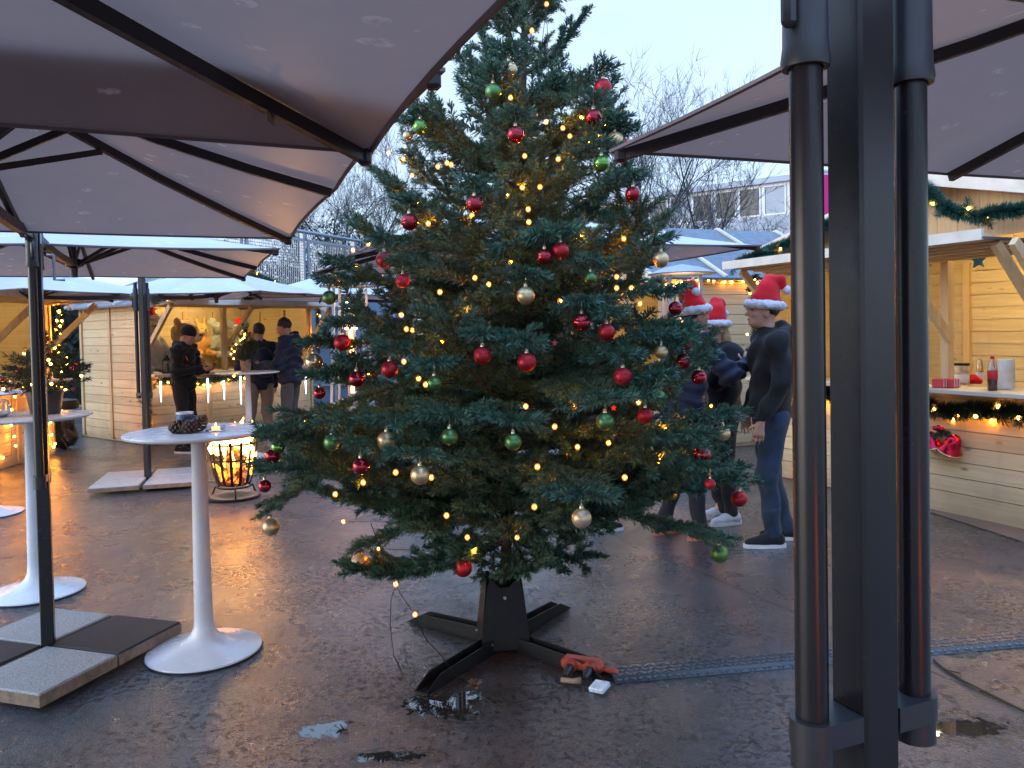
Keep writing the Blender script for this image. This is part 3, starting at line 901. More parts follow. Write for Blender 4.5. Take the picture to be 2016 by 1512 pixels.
        for x in (fx0 + .02, fx1 - .02) + tuple(W * p + .06 for p in posts):
            f = MB(); f.bar((x, .02, 1.42), (x, y1 + .18, flapz[1] - .05), .045, .07); f.build('brace', M['wood_v'], s, False)
    if lamp:
        f = MB(); f.box((W / 2, .95, eave + .245), (W * .5, .07, .05)); lo = f.build('lamp_housing', M['white_trim'], s, False)
        f = MB(); f.tube([(W * .27, .95, eave + .19), (W * .73, .95, eave + .19)], .02, 8); f.build('lamp_tube', M['lamp_tube'], lo, False)
    return s
def loc2(o, p): return wm(o) @ Vector(p)
SR_O = Vector((2.67, 8.31, 0)); SR_D = Vector((.426, -.905, 0)).normalized()
SR = stall('open market stall at the right edge with red bells and a cola bottle', SR_O, math.atan2(SR_D.y, SR_D.x), W=3.98, posts=(.505, .74), flapz=(2.06, 2.15), eave=2.24, ridge=2.72, flapx=(.34, 2.90))
SL_O = Vector((-5.28, 11.45, 0)); SL_D = Vector((.62, .78, 0)).normalized()
SL = stall('open wooden market stall full of large plush toys and white icicle lights', SL_O, math.atan2(SL_D.y, SL_D.x), posts=(.44,), flapz=(2.02, 2.06), eave=2.06, ridge=2.62)
SF_O = Vector((-6.22, 7.9, 0))
SF = stall('open wooden market stall cut off by the left edge, yellow lit inside', SF_O, math.atan2(1, -.02), posts=(.5,), flapz=(2.04, 2.08), eave=2.08)
SB_O = Vector((.71, 12.47, 0)); SB_D = Vector((.385, -.923, 0))
SB = stall('wooden market stall with a blue battened roof behind the people in red hats', SB_O, math.atan2(SB_D.y, SB_D.x), D=2.9, eave=2.2, ridge=2.95, flapz=(2.1, 2.14))
# ------------------------------------------------------------------ tinsel garlands and light strings
def needle_rod(mb, pts, dens, ln, wd_, r, ang=1.0, m=0, flat=0.0, lvar=.25, tip=True):
    """needles all round a path: each a slim triangle leaning towards the tip"""
    P = np.array([tuple(p) for p in pts])
    seg = np.linalg.norm(np.diff(P, axis=0), axis=1); tot = seg.sum()
    n = max(int(dens * tot), 3)
    t = np.sort(r.uniform(0, tot, n)); cs = np.concatenate([[0], np.cumsum(seg)])
    i = np.clip(np.searchsorted(cs, t, 'right') - 1, 0, len(seg) - 1)
    f = ((t - cs[i]) / np.maximum(seg[i], 1e-9))[:, None]
    base = P[i] * (1 - f) + P[i + 1] * f
    d = (P[i + 1] - P[i]) / np.maximum(seg[i], 1e-9)[:, None]
    ref = np.where(np.abs(d[:, 2:3]) > .9, np.array([[1., 0, 0]]), np.array([[0, 0, 1.]]))
    s = np.cross(d, ref); s /= np.linalg.norm(s, axis=1)[:, None]
    u = np.cross(s, d)
    a = r.uniform(0, 2 * PI, n)
    if flat:                               # fewer needles underneath
        a = np.where((np.sin(a) < -.2) & (r.uniform(0, 1, n) < flat), a + PI, a)
    rad = s * np.cos(a)[:, None] + u * np.sin(a)[:, None]
    an = ang * r.uniform(.72, 1.2, n)
    if tip: an = an * np.clip(1 - .55 * (t / tot) ** 6, .3, 1)
    dr = d * np.cos(an)[:, None] + rad * np.sin(an)[:, None]
    l = (ln * r.uniform(1 - lvar, 1 + lvar, n))[:, None]
    side = np.cross(dr, r.normal(0, 1, (n, 3))); side /= np.linalg.norm(side, axis=1)[:, None] + 1e-9
    w = side * (wd_ / 2)
    q = base + dr * l * .72
    V = np.stack([base - w * .6, base + w * .6, q + w, base + dr * l, q - w], 1).reshape(-1, 3)
    o = np.arange(n)[:, None] * 5
    mb.add(V, np.concatenate([o + np.array([[0, 1, 2, 4]])]), m)
    mb.add(V[:0], [], m) if False else None
    mb.f.append((o + np.array([[4, 2, 3]])) + mb.n - len(V)); mb.m.append(np.full(n, m))
    return mb
def catenary(a, b, sag, n=14):
    a, b = Vector(a), Vector(b)
    return [a.lerp(b, i / n) - ZV * (sag * 4 * (i / n) * (1 - i / n)) for i in range(n + 1)]
def bulbs(parent, pts, r=.011, matk='bulb_far', world=True):
    for p in pts:
        b = MB(); b.ball(p, r, 8); b.build('bulb', M[matk], parent, world, True)
def garland(label, pts, nb, seed, thick=.055, loc=None, dens=2600, bulb_r=.011, drop=.03, colour='garland'):
    r = np.random.default_rng(seed)
    P = []
    for i in range(len(pts) - 1):
        for k in range(4): P.append(Vector(pts[i]).lerp(Vector(pts[i + 1]), k / 4))
    P.append(Vector(pts[-1]))
    P = [p + Vector(tuple(r.normal(0, .012, 3))) for p in P]
    g = thing('fir_garland', label, 'garland', P[0], 0, 'fir garlands with lights on the stalls')
    w = MB(); w.tube(P, .006, 5); w.build('wire', M['cable'], g)
    w = MB(); needle_rod(w, P, dens, thick, .005, r, 1.15); 
    for p in P[::2]:
        d = Vector(tuple(r.normal(0, 1, 3))).normalized() * .1
        needle_rod(w, [p, p + d], 900, thick * .7, .005, r, .9)
    w.build('tinsel', M[colour], g)
    ps = []
    for i in range(nb):
        f = (i + .5) / nb * (len(P) - 1); k = int(f)
        ps.append(P[k].lerp(P[min(k + 1, len(P) - 1)], f - k) + Vector(tuple(r.normal(0, .025, 3))) - ZV * drop * r.random() + Vector((0, 0, 0)))
    bulbs(g, ps, bulb_r)
    return g
W_, R_ = 2.9, 2.84
garland('thick blue-green garland along the gable of the right stall', [loc2(SR, p) for p in ((-.1, -.30, 2.2), (.5, -.29, 2.33), (1.0, -.28, 2.44), (1.5, -.28, 2.55), (1.95, -.28, 2.66), (2.15, -.3, 2.58), (2.32, -.31, 2.42), (2.55, -.31, 2.34), (2.9, -.31, 2.38), (3.4, -.3, 2.40))], 13, 1, .075, dens=4200)
garland('dark fir garland with bright bulbs below the counter of the right stall', [loc2(SR, p) for p in ((.1, -.07, .93), (.5, -.07, .86), (.9, -.07, .9), (1.3, -.07, .86), (1.7, -.07, .87), (2.1, -.07, .85), (2.5, -.07, .88), (2.9, -.07, .87), (3.5, -.07, .9))], 28, 2, .085, dens=5200, drop=.1, colour='needle_dark', bulb_r=.014)
garland('garland of fir and bulbs hanging upright at the left end of the right stall', [loc2(SR, p) for p in ((-.05, -.12, 2.1), (-.08, -.14, 1.8), (-.03, -.12, 1.5), (-.06, -.12, 1.2))], 9, 3, .05, colour='needle_dark')
garland('lit garland over the roof edge of the plush toy stall', [loc2(SL, p) for p in ((-.1, -.3, 2.08), (.35, -.29, 2.2), (.9, -.28, 2.42), (1.45, -.28, 2.62), (2.0, -.28, 2.42), (2.5, -.29, 2.2), (2.95, -.3, 2.1))], 22, 4, .07, bulb_r=.016)
garland('lit garland below the counter of the plush toy stall', [loc2(SL, p) for p in ((.1, -.08, .93), (.7, -.08, .88), (1.3, -.08, .92), (1.9, -.08, .88), (2.75, -.08, .9))], 18, 5, .07, bulb_r=.015, drop=.06)
garland('lit garland hanging at the right end of the plush toy stall', [loc2(SL, p) for p in ((2.92, -.15, 2.1), (2.95, -.15, 1.8), (2.9, -.15, 1.5), (2.94, -.15, 1.3))], 9, 6, .06, bulb_r=.015)
garland('upright yellow lit garland on the corner post of the far left stall', [loc2(SF, p) for p in ((2.88, -.10, 2.1), (2.95, -.12, 1.85), (2.88, -.1, 1.6), (2.94, -.12, 1.35), (2.90, -.1, 1.1), (2.94, -.1, .8))], 30, 7, .05, bulb_r=.014, colour='needle_dark')
garland('fir garland at the left corner post of the plush toy stall', [loc2(SL, p) for p in ((-.06, -.1, 1.0), (-.08, -.11, .75), (-.05, -.1, .5), (-.08, -.1, .2)) ], 5, 8, .07, bulb_r=.014)
garland('lit garland on the flap edge of the stall with the blue roof', [loc2(SB, p) for p in ((.2, -.83, 2.12), (1.0, -.84, 2.05), (1.8, -.83, 2.1), (2.85, -.83, 2.1))], 16, 9, .05, bulb_r=.014)
def light_string(label, pts, n, seed, r_=.012, jit=.02, grp='light strings on the stalls'):
    r = np.random.default_rng(seed)
    g = thing('light_string', label, 'light string', pts[0], 0, grp)
    w = MB(); w.tube(pts, .003, 4); w.build('wire', M['cable'], g)
    ps = []
    for i in range(n):
        f = (i + .5) / n * (len(pts) - 1); k = int(f)
        ps.append(Vector(pts[k]).lerp(Vector(pts[min(k + 1, len(pts) - 1)]), f - k) + Vector(tuple(r.normal(0, jit, 3))) - ZV * .012)
    bulbs(g, ps, r_)
    return g
light_string('string of bulbs along the eave above the red-hatted couple', [loc2(SB, (2.9 + .04, y, 2.14)) for y in (0, .4, .8, 1.2, 1.6, 2.0, 2.4, 2.85)], 22, 21, .013)
cp = []
for k, x in enumerate((.2, .75, 1.3, 1.85, 2.4, 2.8)): cp += catenary(loc2(SF, (x, -.08, .98)), loc2(SF, (x + .02, -.05, .15)), .0, 3) if k % 2 == 0 else catenary(loc2(SF, (x, -.05, .15)), loc2(SF, (x, -.08, .98)), .0, 3)
light_string('curtain of bulbs zigzagging down the front of the far left stall', cp, 44, 22, .013, .03)
il = thing('icicle_light_string', 'row of white LED icicles under the counter of the plush toy stall', 'light string', loc2(SL, (0, -.1, .95)))
w = MB(); w.tube([loc2(SL, (x, -.13, .97)) for x in (.0, .7, 1.4, 2.1, 2.85)], .004, 4); w.build('wire', M['cable'], il)
for i, x in enumerate((.12, .52, .86, 1.13, 1.42, 1.72, 2.05, 2.35, 2.66)):
    ln_ = .30 + .07 * ((i * 5) % 3)
    p = loc2(SL, (x, -.14, .93 - .05 * (i % 2)))
    w = MB(); w.tube([p, p - ZV * ln_ * .4, p - ZV * ln_], [.013, .012, .004], 8); w.build('icicle', M['icicle'], il)
# ------------------------------------------------------------------ cantilever parasols: one mast, two canopies
def canopy(par, axis, lat, off, Ln, half, z0, z1, rise, sag=.028, vent=True, tilt=0.0):
    """axis points away from the mast; z0 = height of the edge at the mast, z1 = at the far edge"""
    O = wm(par).translation.copy(); O.z = 0
    pt = lambda a, b, z: O + axis * a + lat * b + ZV * (z + tilt * b / half)
    c = [pt(off, -half, z0), pt(off, half, z0), pt(off + Ln, half, z1), pt(off + Ln, -half, z1)]
    mids = [(c[i] + c[(i + 1) % 4]) / 2 for i in range(4)]
    ctr = (c[0] + c[1] + c[2] + c[3]) / 4
    ap = ctr + ZV * rise
    rim = []
    for i in range(4): rim += [c[i], mids[i]]
    mb = MB(); NS, NT = 8, 12
    hem = []
    for s in range(8):
        a, b = rim[s], rim[(s + 1) % 8]
        V = []
        for j in range(NT + 1):
            t = j / NT
            for i in range(NS + 1):
                f = i / NS
                e = a.lerp(b, f)
                k = 4 * f * (1 - f)
                e = e + (ctr - e) * (.022 * k)             # scalloped edge between the ribs
                p = ap.lerp(e, t)
                p = p - ZV * (rise * .07 * math.sin(PI * t) + sag * k * t * (1.25 - t))
                V.append(tuple(p))
                if j == NT and i < NS: hem.append(p)
        F = []
        for j in range(NT):
            for i in range(NS):
                q = j * (NS + 1) + i
                F.append((q, q + NS + 1, q + NS + 2, q + 1))
        mb.add(V, F)
    co = mb.build('canopy', M['fabric'], par, True, True)
    h = MB(); hem.append(hem[0]); h.tube(hem, .007, 5, 0, False); h.build('hem', M['hem'], co)
    if vent:
        v = MB(); vt = ap + ZV * .10
        for s in range(8):
            a, b = rim[s], rim[(s + 1) % 8]
            pa, pb = ap.lerp(a, .24) + ZV * .035, ap.lerp(b, .24) + ZV * .035
            v.add([tuple(vt), tuple(pa), tuple(pb)], [(0, 1, 2)])
        v.build('vent_flap', M['fabric'], co)
    hub = Vector((ctr.x, ctr.y, ctr.z + .01))
    hb = MB()
    hb.tube([hub - ZV * .07, ap - ZV * .03], .019, 10)
    hb.lathe([(.001, -.10), (.022, -.10), (.026, -.04), (.055, -.03), (.06, .015), (.02, .03)], hub, 16)
    hb.lathe([(.02, -.07), (.05, -.06), (.05, -.02), (.001, -.01)], ap, 16)
    hb.build('hub', M['steel_dark'], par)
    prof = lambda e, t: ap.lerp(e, t) - ZV * (rise * .07 * math.sin(PI * t))
    for s in range(8):
        e = rim[s]
        r_ = MB()
        pts = [prof(e, t) - ZV * .021 for t in (.03, .25, .5, .75, .985)]
        for i in range(4): r_.bar(pts[i], pts[i + 1], .020, .030)
        if s % 2 == 0: r_.box(pts[4], (.035, .035, .04), bev=.008)
        ro = r_.build('rib', M['rib'], co)
        st = MB(); st.bar(hub + (e - hub).normalized() * .05 - ZV * .01, prof(e, .33) - ZV * .04, .014, .022)
        st.build('strut', M['rib'], ro)
    return dict(c=c, ap=ap, hub=hub, rim=rim, obj=co, prof=prof)
def mast(label, loc, axis, group, sides, top=2.28, sl_z=(1.90, 1.90), br_z=(1.0, .95), foot=True, detail=False):
    par = thing('parasol', label, 'parasol', loc, 0, group)
    O = Vector(loc)
    lat = Vector((-axis.y, axis.x, 0))
    p = MB(); p.box((O.x, O.y, top / 2), (.057, .057, top), axis, lat, ZV, bev=.004); p.build('post', M['steel_dark'], par)
    p = MB(); p.box((O.x, O.y, top + .012), (.063, .063, .024), axis, lat, ZV, bev=.006); p.build('post_cap', M['plastic_dark'], par)
    out = []
    for i, (ax, cp_) in enumerate(sides):
        la = Vector((-ax.y, ax.x, 0))
        C = O + ax * .086
        t = MB(); t.tube([C + ZV * (br_z[i] - .045), C + ZV * (sl_z[i] + .3)], .0195, 20); t.build('tube', M['steel_dark'], par, True, True, angle=50)
        # lower bracket: a D-shaped cup reaching back to the post
        b = MB(); zt, zb = br_z[i], br_z[i] - .031
        out_ = []
        for k in range(13):
            a = -PI / 2 + PI * k / 12
            out_.append(C + ax * (.027 * math.cos(a)) + la * (.027 * math.sin(a)))
        loop = out_ + [O + ax * .030 + la * .027, O + ax * .030 - la * .027]
        rimz = []
        b.poly([q + ZV * zb for q in loop][::-1], (0, 0, zt - zb))
        cup = [C + ax * (.0255 * math.cos(2 * PI * k / 20)) + la * (.0255 * math.sin(2 * PI * k / 20)) for k in range(20)]
        b.poly([q + ZV * (zb - .030) for q in cup][::-1], (0, 0, .0305))
        b.build('bracket', M['plastic_dark'], par, True, True, angle=35)
        # upper sleeve with arm socket, grip and lever
        z = sl_z[i]
        s = MB()
        s.lathe([(.021, z - .006), (.0275, z - .006), (.029, z + .002), (.0265, z + .02), (.0255, z + .10), (.0265, z + .22), (.024, z + .235), (.0205, z + .235)], (C.x, C.y, 0), 24)
        s.bar(C + ax * .012 + ZV * (z + .12), C + ax * .05 + ZV * (z + .185), .042, .06, bev=.012)
        so_ = s.build('sleeve', M['plastic_dark'], par, True, True, angle=50)
        lv = MB()
        lc = C + (ax * .75 + la * .2).normalized() * .034 + ZV * (z + .06)
        lv.bar(lc - ZV * .025, lc + ZV * .06, .016, .020, up=ax, bev=.006)
        lv.build('lever', M['plastic_dark'], so_, True, True, angle=40)
        if cp_ is None: out.append(None); continue
        d = canopy(par, ax, la, **cp_)
        A0, A1 = C + ax * .03 + ZV * (z + .15), d['hub'] - ZV * .005
        a = MB()
        n = 8
        pts = [A0.lerp(A1, k / n) + ZV * (-.02 * math.sin(PI * k / n)) for k in range(n + 1)]
        for k in range(n): a.bar(pts[k], pts[k + 1], .032, .042)
        a.build('arm', M['rib'], par)
        out.append(d)
    if foot:
        f = MB()
        for dd in (axis, lat): f.box((O.x, O.y, .014 if dd is axis else .018), (.9, .05, .016), dd, Vector((-dd.y, dd.x, 0)), ZV)
        f.build('foot_cross', M['black'], par)
    return par, out
GP = 'cantilever parasols over the plaza'
MF = (.4375, .99, 0)
PF, CF = mast('large parasol in the right foreground, its dark mast with two round tubes', MF, E1, GP,
          ((-E1, dict(off=.33, Ln=2.67, half=1.25, z0=2.045, z1=2.06, rise=.24, sag=.02, tilt=.018)), (E1, dict(off=.35, Ln=2.65, half=1.22, z0=2.135, z1=2.16, rise=.36, sag=.02, tilt=-.065))), sl_z=(1.882, 1.880), br_z=(1.090, 1.088))
P2_, C2 = mast('parasol on the left whose mast stands in grey and black slabs by a bar table', (-2.296, 3.84, 0), E2, GP,
          ((-E2, dict(off=.27, Ln=2.54, half=1.17, z0=2.06, z1=2.125, rise=.36)), (E2, dict(off=.27, Ln=2.54, half=1.17, z0=2.06, z1=2.075, rise=.36))), sl_z=(1.92, 1.92), br_z=(.92, .92))
A3, B3 = Vector((.15, .99, 0)).normalized(), Vector((-.96, .28, 0)).normalized()
P3, C3 = mast('parasol in the middle distance with pale slabs on its foot before the toy stall', (-3.93, 8.46, 0), A3, GP,
          ((A3, dict(off=.28, Ln=2.5, half=1.2, z0=2.05, z1=2.10, rise=.36)), (B3, dict(off=.28, Ln=2.4, half=1.2, z0=2.05, z1=2.05, rise=.34))), sl_z=(1.86, 1.86), br_z=(.98, .98))
P4, C4 = mast('parasol standing directly behind the Christmas tree', (-.52, 7.0, 0), E2, GP,
          ((-E2, dict(off=.28, Ln=2.3, half=1.23, z0=2.06, z1=2.08, rise=.38)), (E2, None)), sl_z=(1.88, 1.88), br_z=(.95, .95))
P5, C5 = mast('furthest parasol, half hidden behind the left side of the Christmas tree', (-1.2, 12.2, 0), E1, GP,
          ((-E1, dict(off=.28, Ln=2.5, half=1.2, z0=2.08, z1=2.10, rise=.40)), (E1, dict(off=.28, Ln=2.5, half=1.2, z0=2.08, z1=2.10, rise=.40))), sl_z=(1.88, 1.88), br_z=(.95, .95))
# small label on the corner rib of the foreground canopy, loose cords under it
d = CF[0]
cor = min(d['c'], key=lambda q: (q - at(735, 310, 2.0)).length)
tg = MB()
tp = d['prof'](cor, .80) - ZV * .04
tg.box(tp, (.006, .035, .03), Vector((cor - d['ap']).normalized()), None, None)
tg.build('fabric_label', M['slab_side'], d['obj'])
cd = MB()
for (k1, f1, f2, dz) in ((.55, (.2, .95), (.35, .45), .03), (.3, (.5, .9), (.1, .6), .02)):
    a = d['ap'].lerp(cor, k1) - ZV * .03
    b = d['ap'].lerp(d['rim'][(d['rim'].index(cor) + 1) % 8], .7) - ZV * .05
    cd.tube([a.lerp(b, i / 12) - ZV * (.05 * math.sin(PI * i / 12) + .006 * math.sin(i * 2.1)) for i in range(13)], .003, 5)
cd.build('cord', M['cable'], d['obj'])
# crank on the left mast
ck = MB(); q = Vector((-2.296, 3.84, 0)) + E1 * .05 + ZV * 1.98
ck.tube([q, q + E1 * .03, q + E1 * .03 - ZV * .12, q + E1 * .075 - ZV * .12], .007, 8)
ck.build('crank_handle', M['galv'], P2_)
# ballast slabs
def slab(label, c, sx, sy, X, m, z=.03, h=.05):
    Y = Vector((-X.y, X.x, 0))
    s = MB(); s.box((c.x, c.y, z + h / 2), (sx, sy, h), X, Y, ZV, bev=.006)
    t = s.build('ballast_slab', [m], loc=(c.x, c.y, 0))
    s2 = MB(); s2.box((0, 0, z + h / 2 - .004), (sx + .004, sy + .004, h - .010), X, Y, ZV)
    e = s2.build('slab_edge', M['slab_side'], t, False)
    return tag(t, label, 'concrete slab', 'ballast slabs on the parasol feet')
O2 = Vector((-2.296, 3.84, 0))
XS = Vector((.955, -.295, 0)).normalized(); YS = Vector((-XS.y, XS.x, 0))
slab('pale speckled concrete slab in front of the left mast', O2 + XS * .225 - YS * .235, .42, .42, XS, M['slab_light'], z=.024, h=.06)
slab('black slab right of the left mast, beside the bar table', O2 + XS * .225 + YS * .20, .42, .42, XS, M['slab_dark'], z=.024, h=.06)
slab('pale speckled slab behind the left mast', O2 - XS * .225 + YS * .20, .42, .42, XS, M['slab_light'], z=.024, h=.06)
slab('black slab at the left edge beside the left mast', O2 - XS * .225 - YS * .235, .42, .42, XS, M['slab_dark'], z=.024, h=.06)
O3 = Vector((-3.93, 8.46, 0)); X3 = Vector((.96, .28, 0)).normalized(); Y3 = Vector((-X3.y, X3.x, 0))
M['slab_pale'] = mat('pale_wet_slab', (.42, .40, .39), .35, var=.2, vs=20, bump=.15, bs=120)
slab('pale flat slab right of the middle mast', O3 + X3 * .26 + Y3 * .25, .47, .47, X3, M['slab_pale'])
slab('pale flat slab left of the middle mast', O3 - X3 * .25 + Y3 * .25, .47, .47, X3, M['slab_pale'])
slab('pale slab behind the middle mast, on the right', O3 + X3 * .26 - Y3 * .25, .47, .47, X3, M['slab_pale'])
slab('pale slab in the front left quarter of the middle mast', O3 - X3 * .25 - Y3 * .25, .47, .47, X3, M['slab_pale'])
# ------------------------------------------------------------------ the Christmas tree
TB = gnd(990, 1278)
TX, TY = TB.x, 3.92
PR = [(.40, .25), (.60, .42), (.72, .85), (.84, 1.20), (1.0, 1.18), (1.25, 1.06), (1.5, .95), (1.8, .84), (2.05, .80), (2.3, .64), (2.6, .52), (2.9, .40), (3.2, .26), (3.5, .10), (4, .02)]
def prof_r(z): return float(np.interp(z, [p[0] for p in PR], [p[1] for p in PR]))
def axis_x(z): return TX + .055 * z
def front(u, v, k=1.0):
    y = TY
    for _ in range(6):
        p = at(u, v, y)
        r = prof_r(p.z) * k
        dx = p.x - axis_x(p.z)
        y = TY - math.sqrt(max(r * r - dx * dx, 0.0))
    return at(u, v, y)
def bough_mesh(Lb, seed, ndl=.031, dens=1200, nw_=.0043):
    r = np.random.default_rng(seed)
    nd, wd_ = MB(), MB()
    n = 9
    def main(s): return Vector((Lb * s, .03 * Lb * math.sin(5 * s + seed), Lb * (-.10 * math.sin(PI * s) + .05 * s * s)))
    pts = [main(i / n) for i in range(n + 1)]
    wd_.tube(pts, [.010 * Lb * (1 - .75 * i / n) + .002 for i in range(n + 1)], 6)
    def rod(a, b, bend, dz=0, dn=dens):
        m = (a + b) / 2 + Vector((0, 0, bend))
        q = [a, a.lerp(m, .55), m, m.lerp(b, .5), b + Vector((0, 0, dz))]
        wd_.tube(q, [.0032, .0028, .0025, .002, .0012], 4, 0, False)
        needle_rod(nd, q, dn, ndl, nw_, r, 1.04, flat=.55)
        return q
    needle_rod(nd, pts[1:], dens * .9, ndl, nw_, r, .95, flat=.4)
    x = .10 * Lb + .03
    sd = 1
    while x < Lb * .97:
        s = x / Lb
        p = main(s); d = (main(min(s + .02, 1)) - main(s - .02)).normalized()
        lt = (min(.46 * Lb, .36) * (1 - .72 * s) + .05) * r.uniform(.75, 1.2)
        if s < .3: lt *= .75
        an = math.radians(r.uniform(42, 62)); side = Vector((0, sd, 0)); up = max(r.normal(.09, .17), -.16)
        dd = (d * math.cos(an) + side * math.sin(an) + Vector((0, 0, up))).normalized()
        q = rod(p, p + dd * lt, lt * r.uniform(-.05, .03), lt * r.uniform(-.08, .06))
        ss = 1
        for f in np.arange(.28, .92, .092 / max(lt, .09)):
            pp = p.lerp(p + dd * lt, float(f))
            a2 = math.radians(r.uniform(38, 58)) * ss
            d2 = (dd * math.cos(a2) + Vector((-dd.y, dd.x, 0)) * math.sin(a2) + Vector((0, 0, r.normal(.03, .16)))).normalized()
            l2 = (lt * .46 * (1.1 - float(f)) + .035) * r.uniform(.8, 1.2)
            rod(pp, pp + d2 * l2, 0, l2 * r.uniform(-.1, .08))
            ss = -ss
        sd = -sd
        x += r.uniform(.036, .058)
    return nd, wd_
tree = thing('christmas_tree', 'big fir Christmas tree with red, gold and green baubles and warm lights', 'Christmas tree', (TX, TY, 0))
t = MB(); t.tube([(axis_x(z), TY, z) for z in (.10, .5, 1.2, 2.0, 2.8, 3.4, 3.6)], [.026, .027, .030, .026, .019, .010, .004], 12)
t.build('trunk', M['bark'], tree, True, True)
cls = {'l': [1.12, []], 'm': [.78, []], 's': [.46, []]}
sd_ = 100
for kx in cls:
    for i in range(3):
        cls[kx][1].append(bough_mesh(cls[kx][0], sd_)); sd_ += 1
protoM = {}
def place_bough(kx, i, p, az, el, sc, roll):
    R = Matrix.Rotation(az, 4, 'Z') @ Matrix.Rotation(-el, 4, 'Y') @ Matrix.Rotation(roll, 4, 'X')
    key = (kx, i)
    if key not in protoM:
        nd, wd_ = cls[kx][1][i]
        b = MB(); b.add(np.concatenate(nd.v), [], 0) if False else None
        for vv, off_ in ((nd, 0), (wd_, 1)):
            o = b.n
            b.v += vv.v
            b.f += [f + o for f in vv.f]; b.m += [np.full(len(f), off_) for f in vv.f]
            b.n += vv.n
        ob = b.build('bough', [M['needle'], M['bark']], None, False)
        protoM[key] = ob
    else:
        ob = protoM[key].copy(); COL.objects.link(ob)
    ob.parent = tree
    ob.matrix_local = Matrix.Translation(Vector(p) - Vector((TX, TY, 0))) @ R @ Matrix.Scale(sc, 4)
    return ob
rt = random.Random(5)
za = .68
az = .3
nb_ = 0
while za < 3.48 and nb_ < 90:
    f = (za - .6) / 2.8
    per = 6 if f < .22 else (5 if f < .75 or f > .86 else 4)
    for k in range(per):
        aa = az + 2 * PI * k / per
        if 2.0 < za < 2.9 and math.cos(aa + PI / 2) > .80 and rt.random() < .75: continue
        if 1.85 < za < 2.8 and rt.random() < .20: continue
        el = math.radians(rt.uniform(-1, 9) + 46 * f ** .9)
        a = az + 2 * PI * k / per + rt.uniform(-.22, .22)
        Lw = .5
        for _ in range(4): Lw = prof_r(za + Lw * math.sin(el) + .02) / max(math.cos(el), .5)
        Lw *= rt.uniform(.86, 1.06)
        if math.cos(a) > .8 and 1.25 < za < 1.95: Lw *= .84
        if za < .70: Lw *= rt.uniform(.6, .95)
        kx = 'l' if Lw > .92 else ('m' if Lw > .6 else 's')
        place_bough(kx, rt.randrange(3), (axis_x(za), TY, za + rt.uniform(-.03, .03)), a, el, Lw / cls[kx][0], rt.uniform(-.35, .35))
        nb_ += 1
        if nb_ >= 90: break
    az += .62 + rt.uniform(-.2, .2)
    za += .165 + .04 * f if za < 2.85 else .10
for a_, z_, l_, e_ in ((4, .94, 1.08, 1), (-14, .86, 1.10, -1), (-34, .92, 1.06, 1), (-170, .90, 1.06, 1), (-150, .86, 1.02, 0), (20, .86, 1.06, 0)):
    place_bough('l', rt.randrange(3), (axis_x(z_), TY, z_), math.radians(a_), math.radians(e_), l_ / 1.12, rt.uniform(-.3, .3))
for k in range(5):
    place_bough('s', k % 3, (axis_x(.55), TY, .54 + .02 * (k % 2)), -2.5 + k * 1.27, math.radians(-7 - 4 * (k % 3)), .95, rt.uniform(-.3, .3))
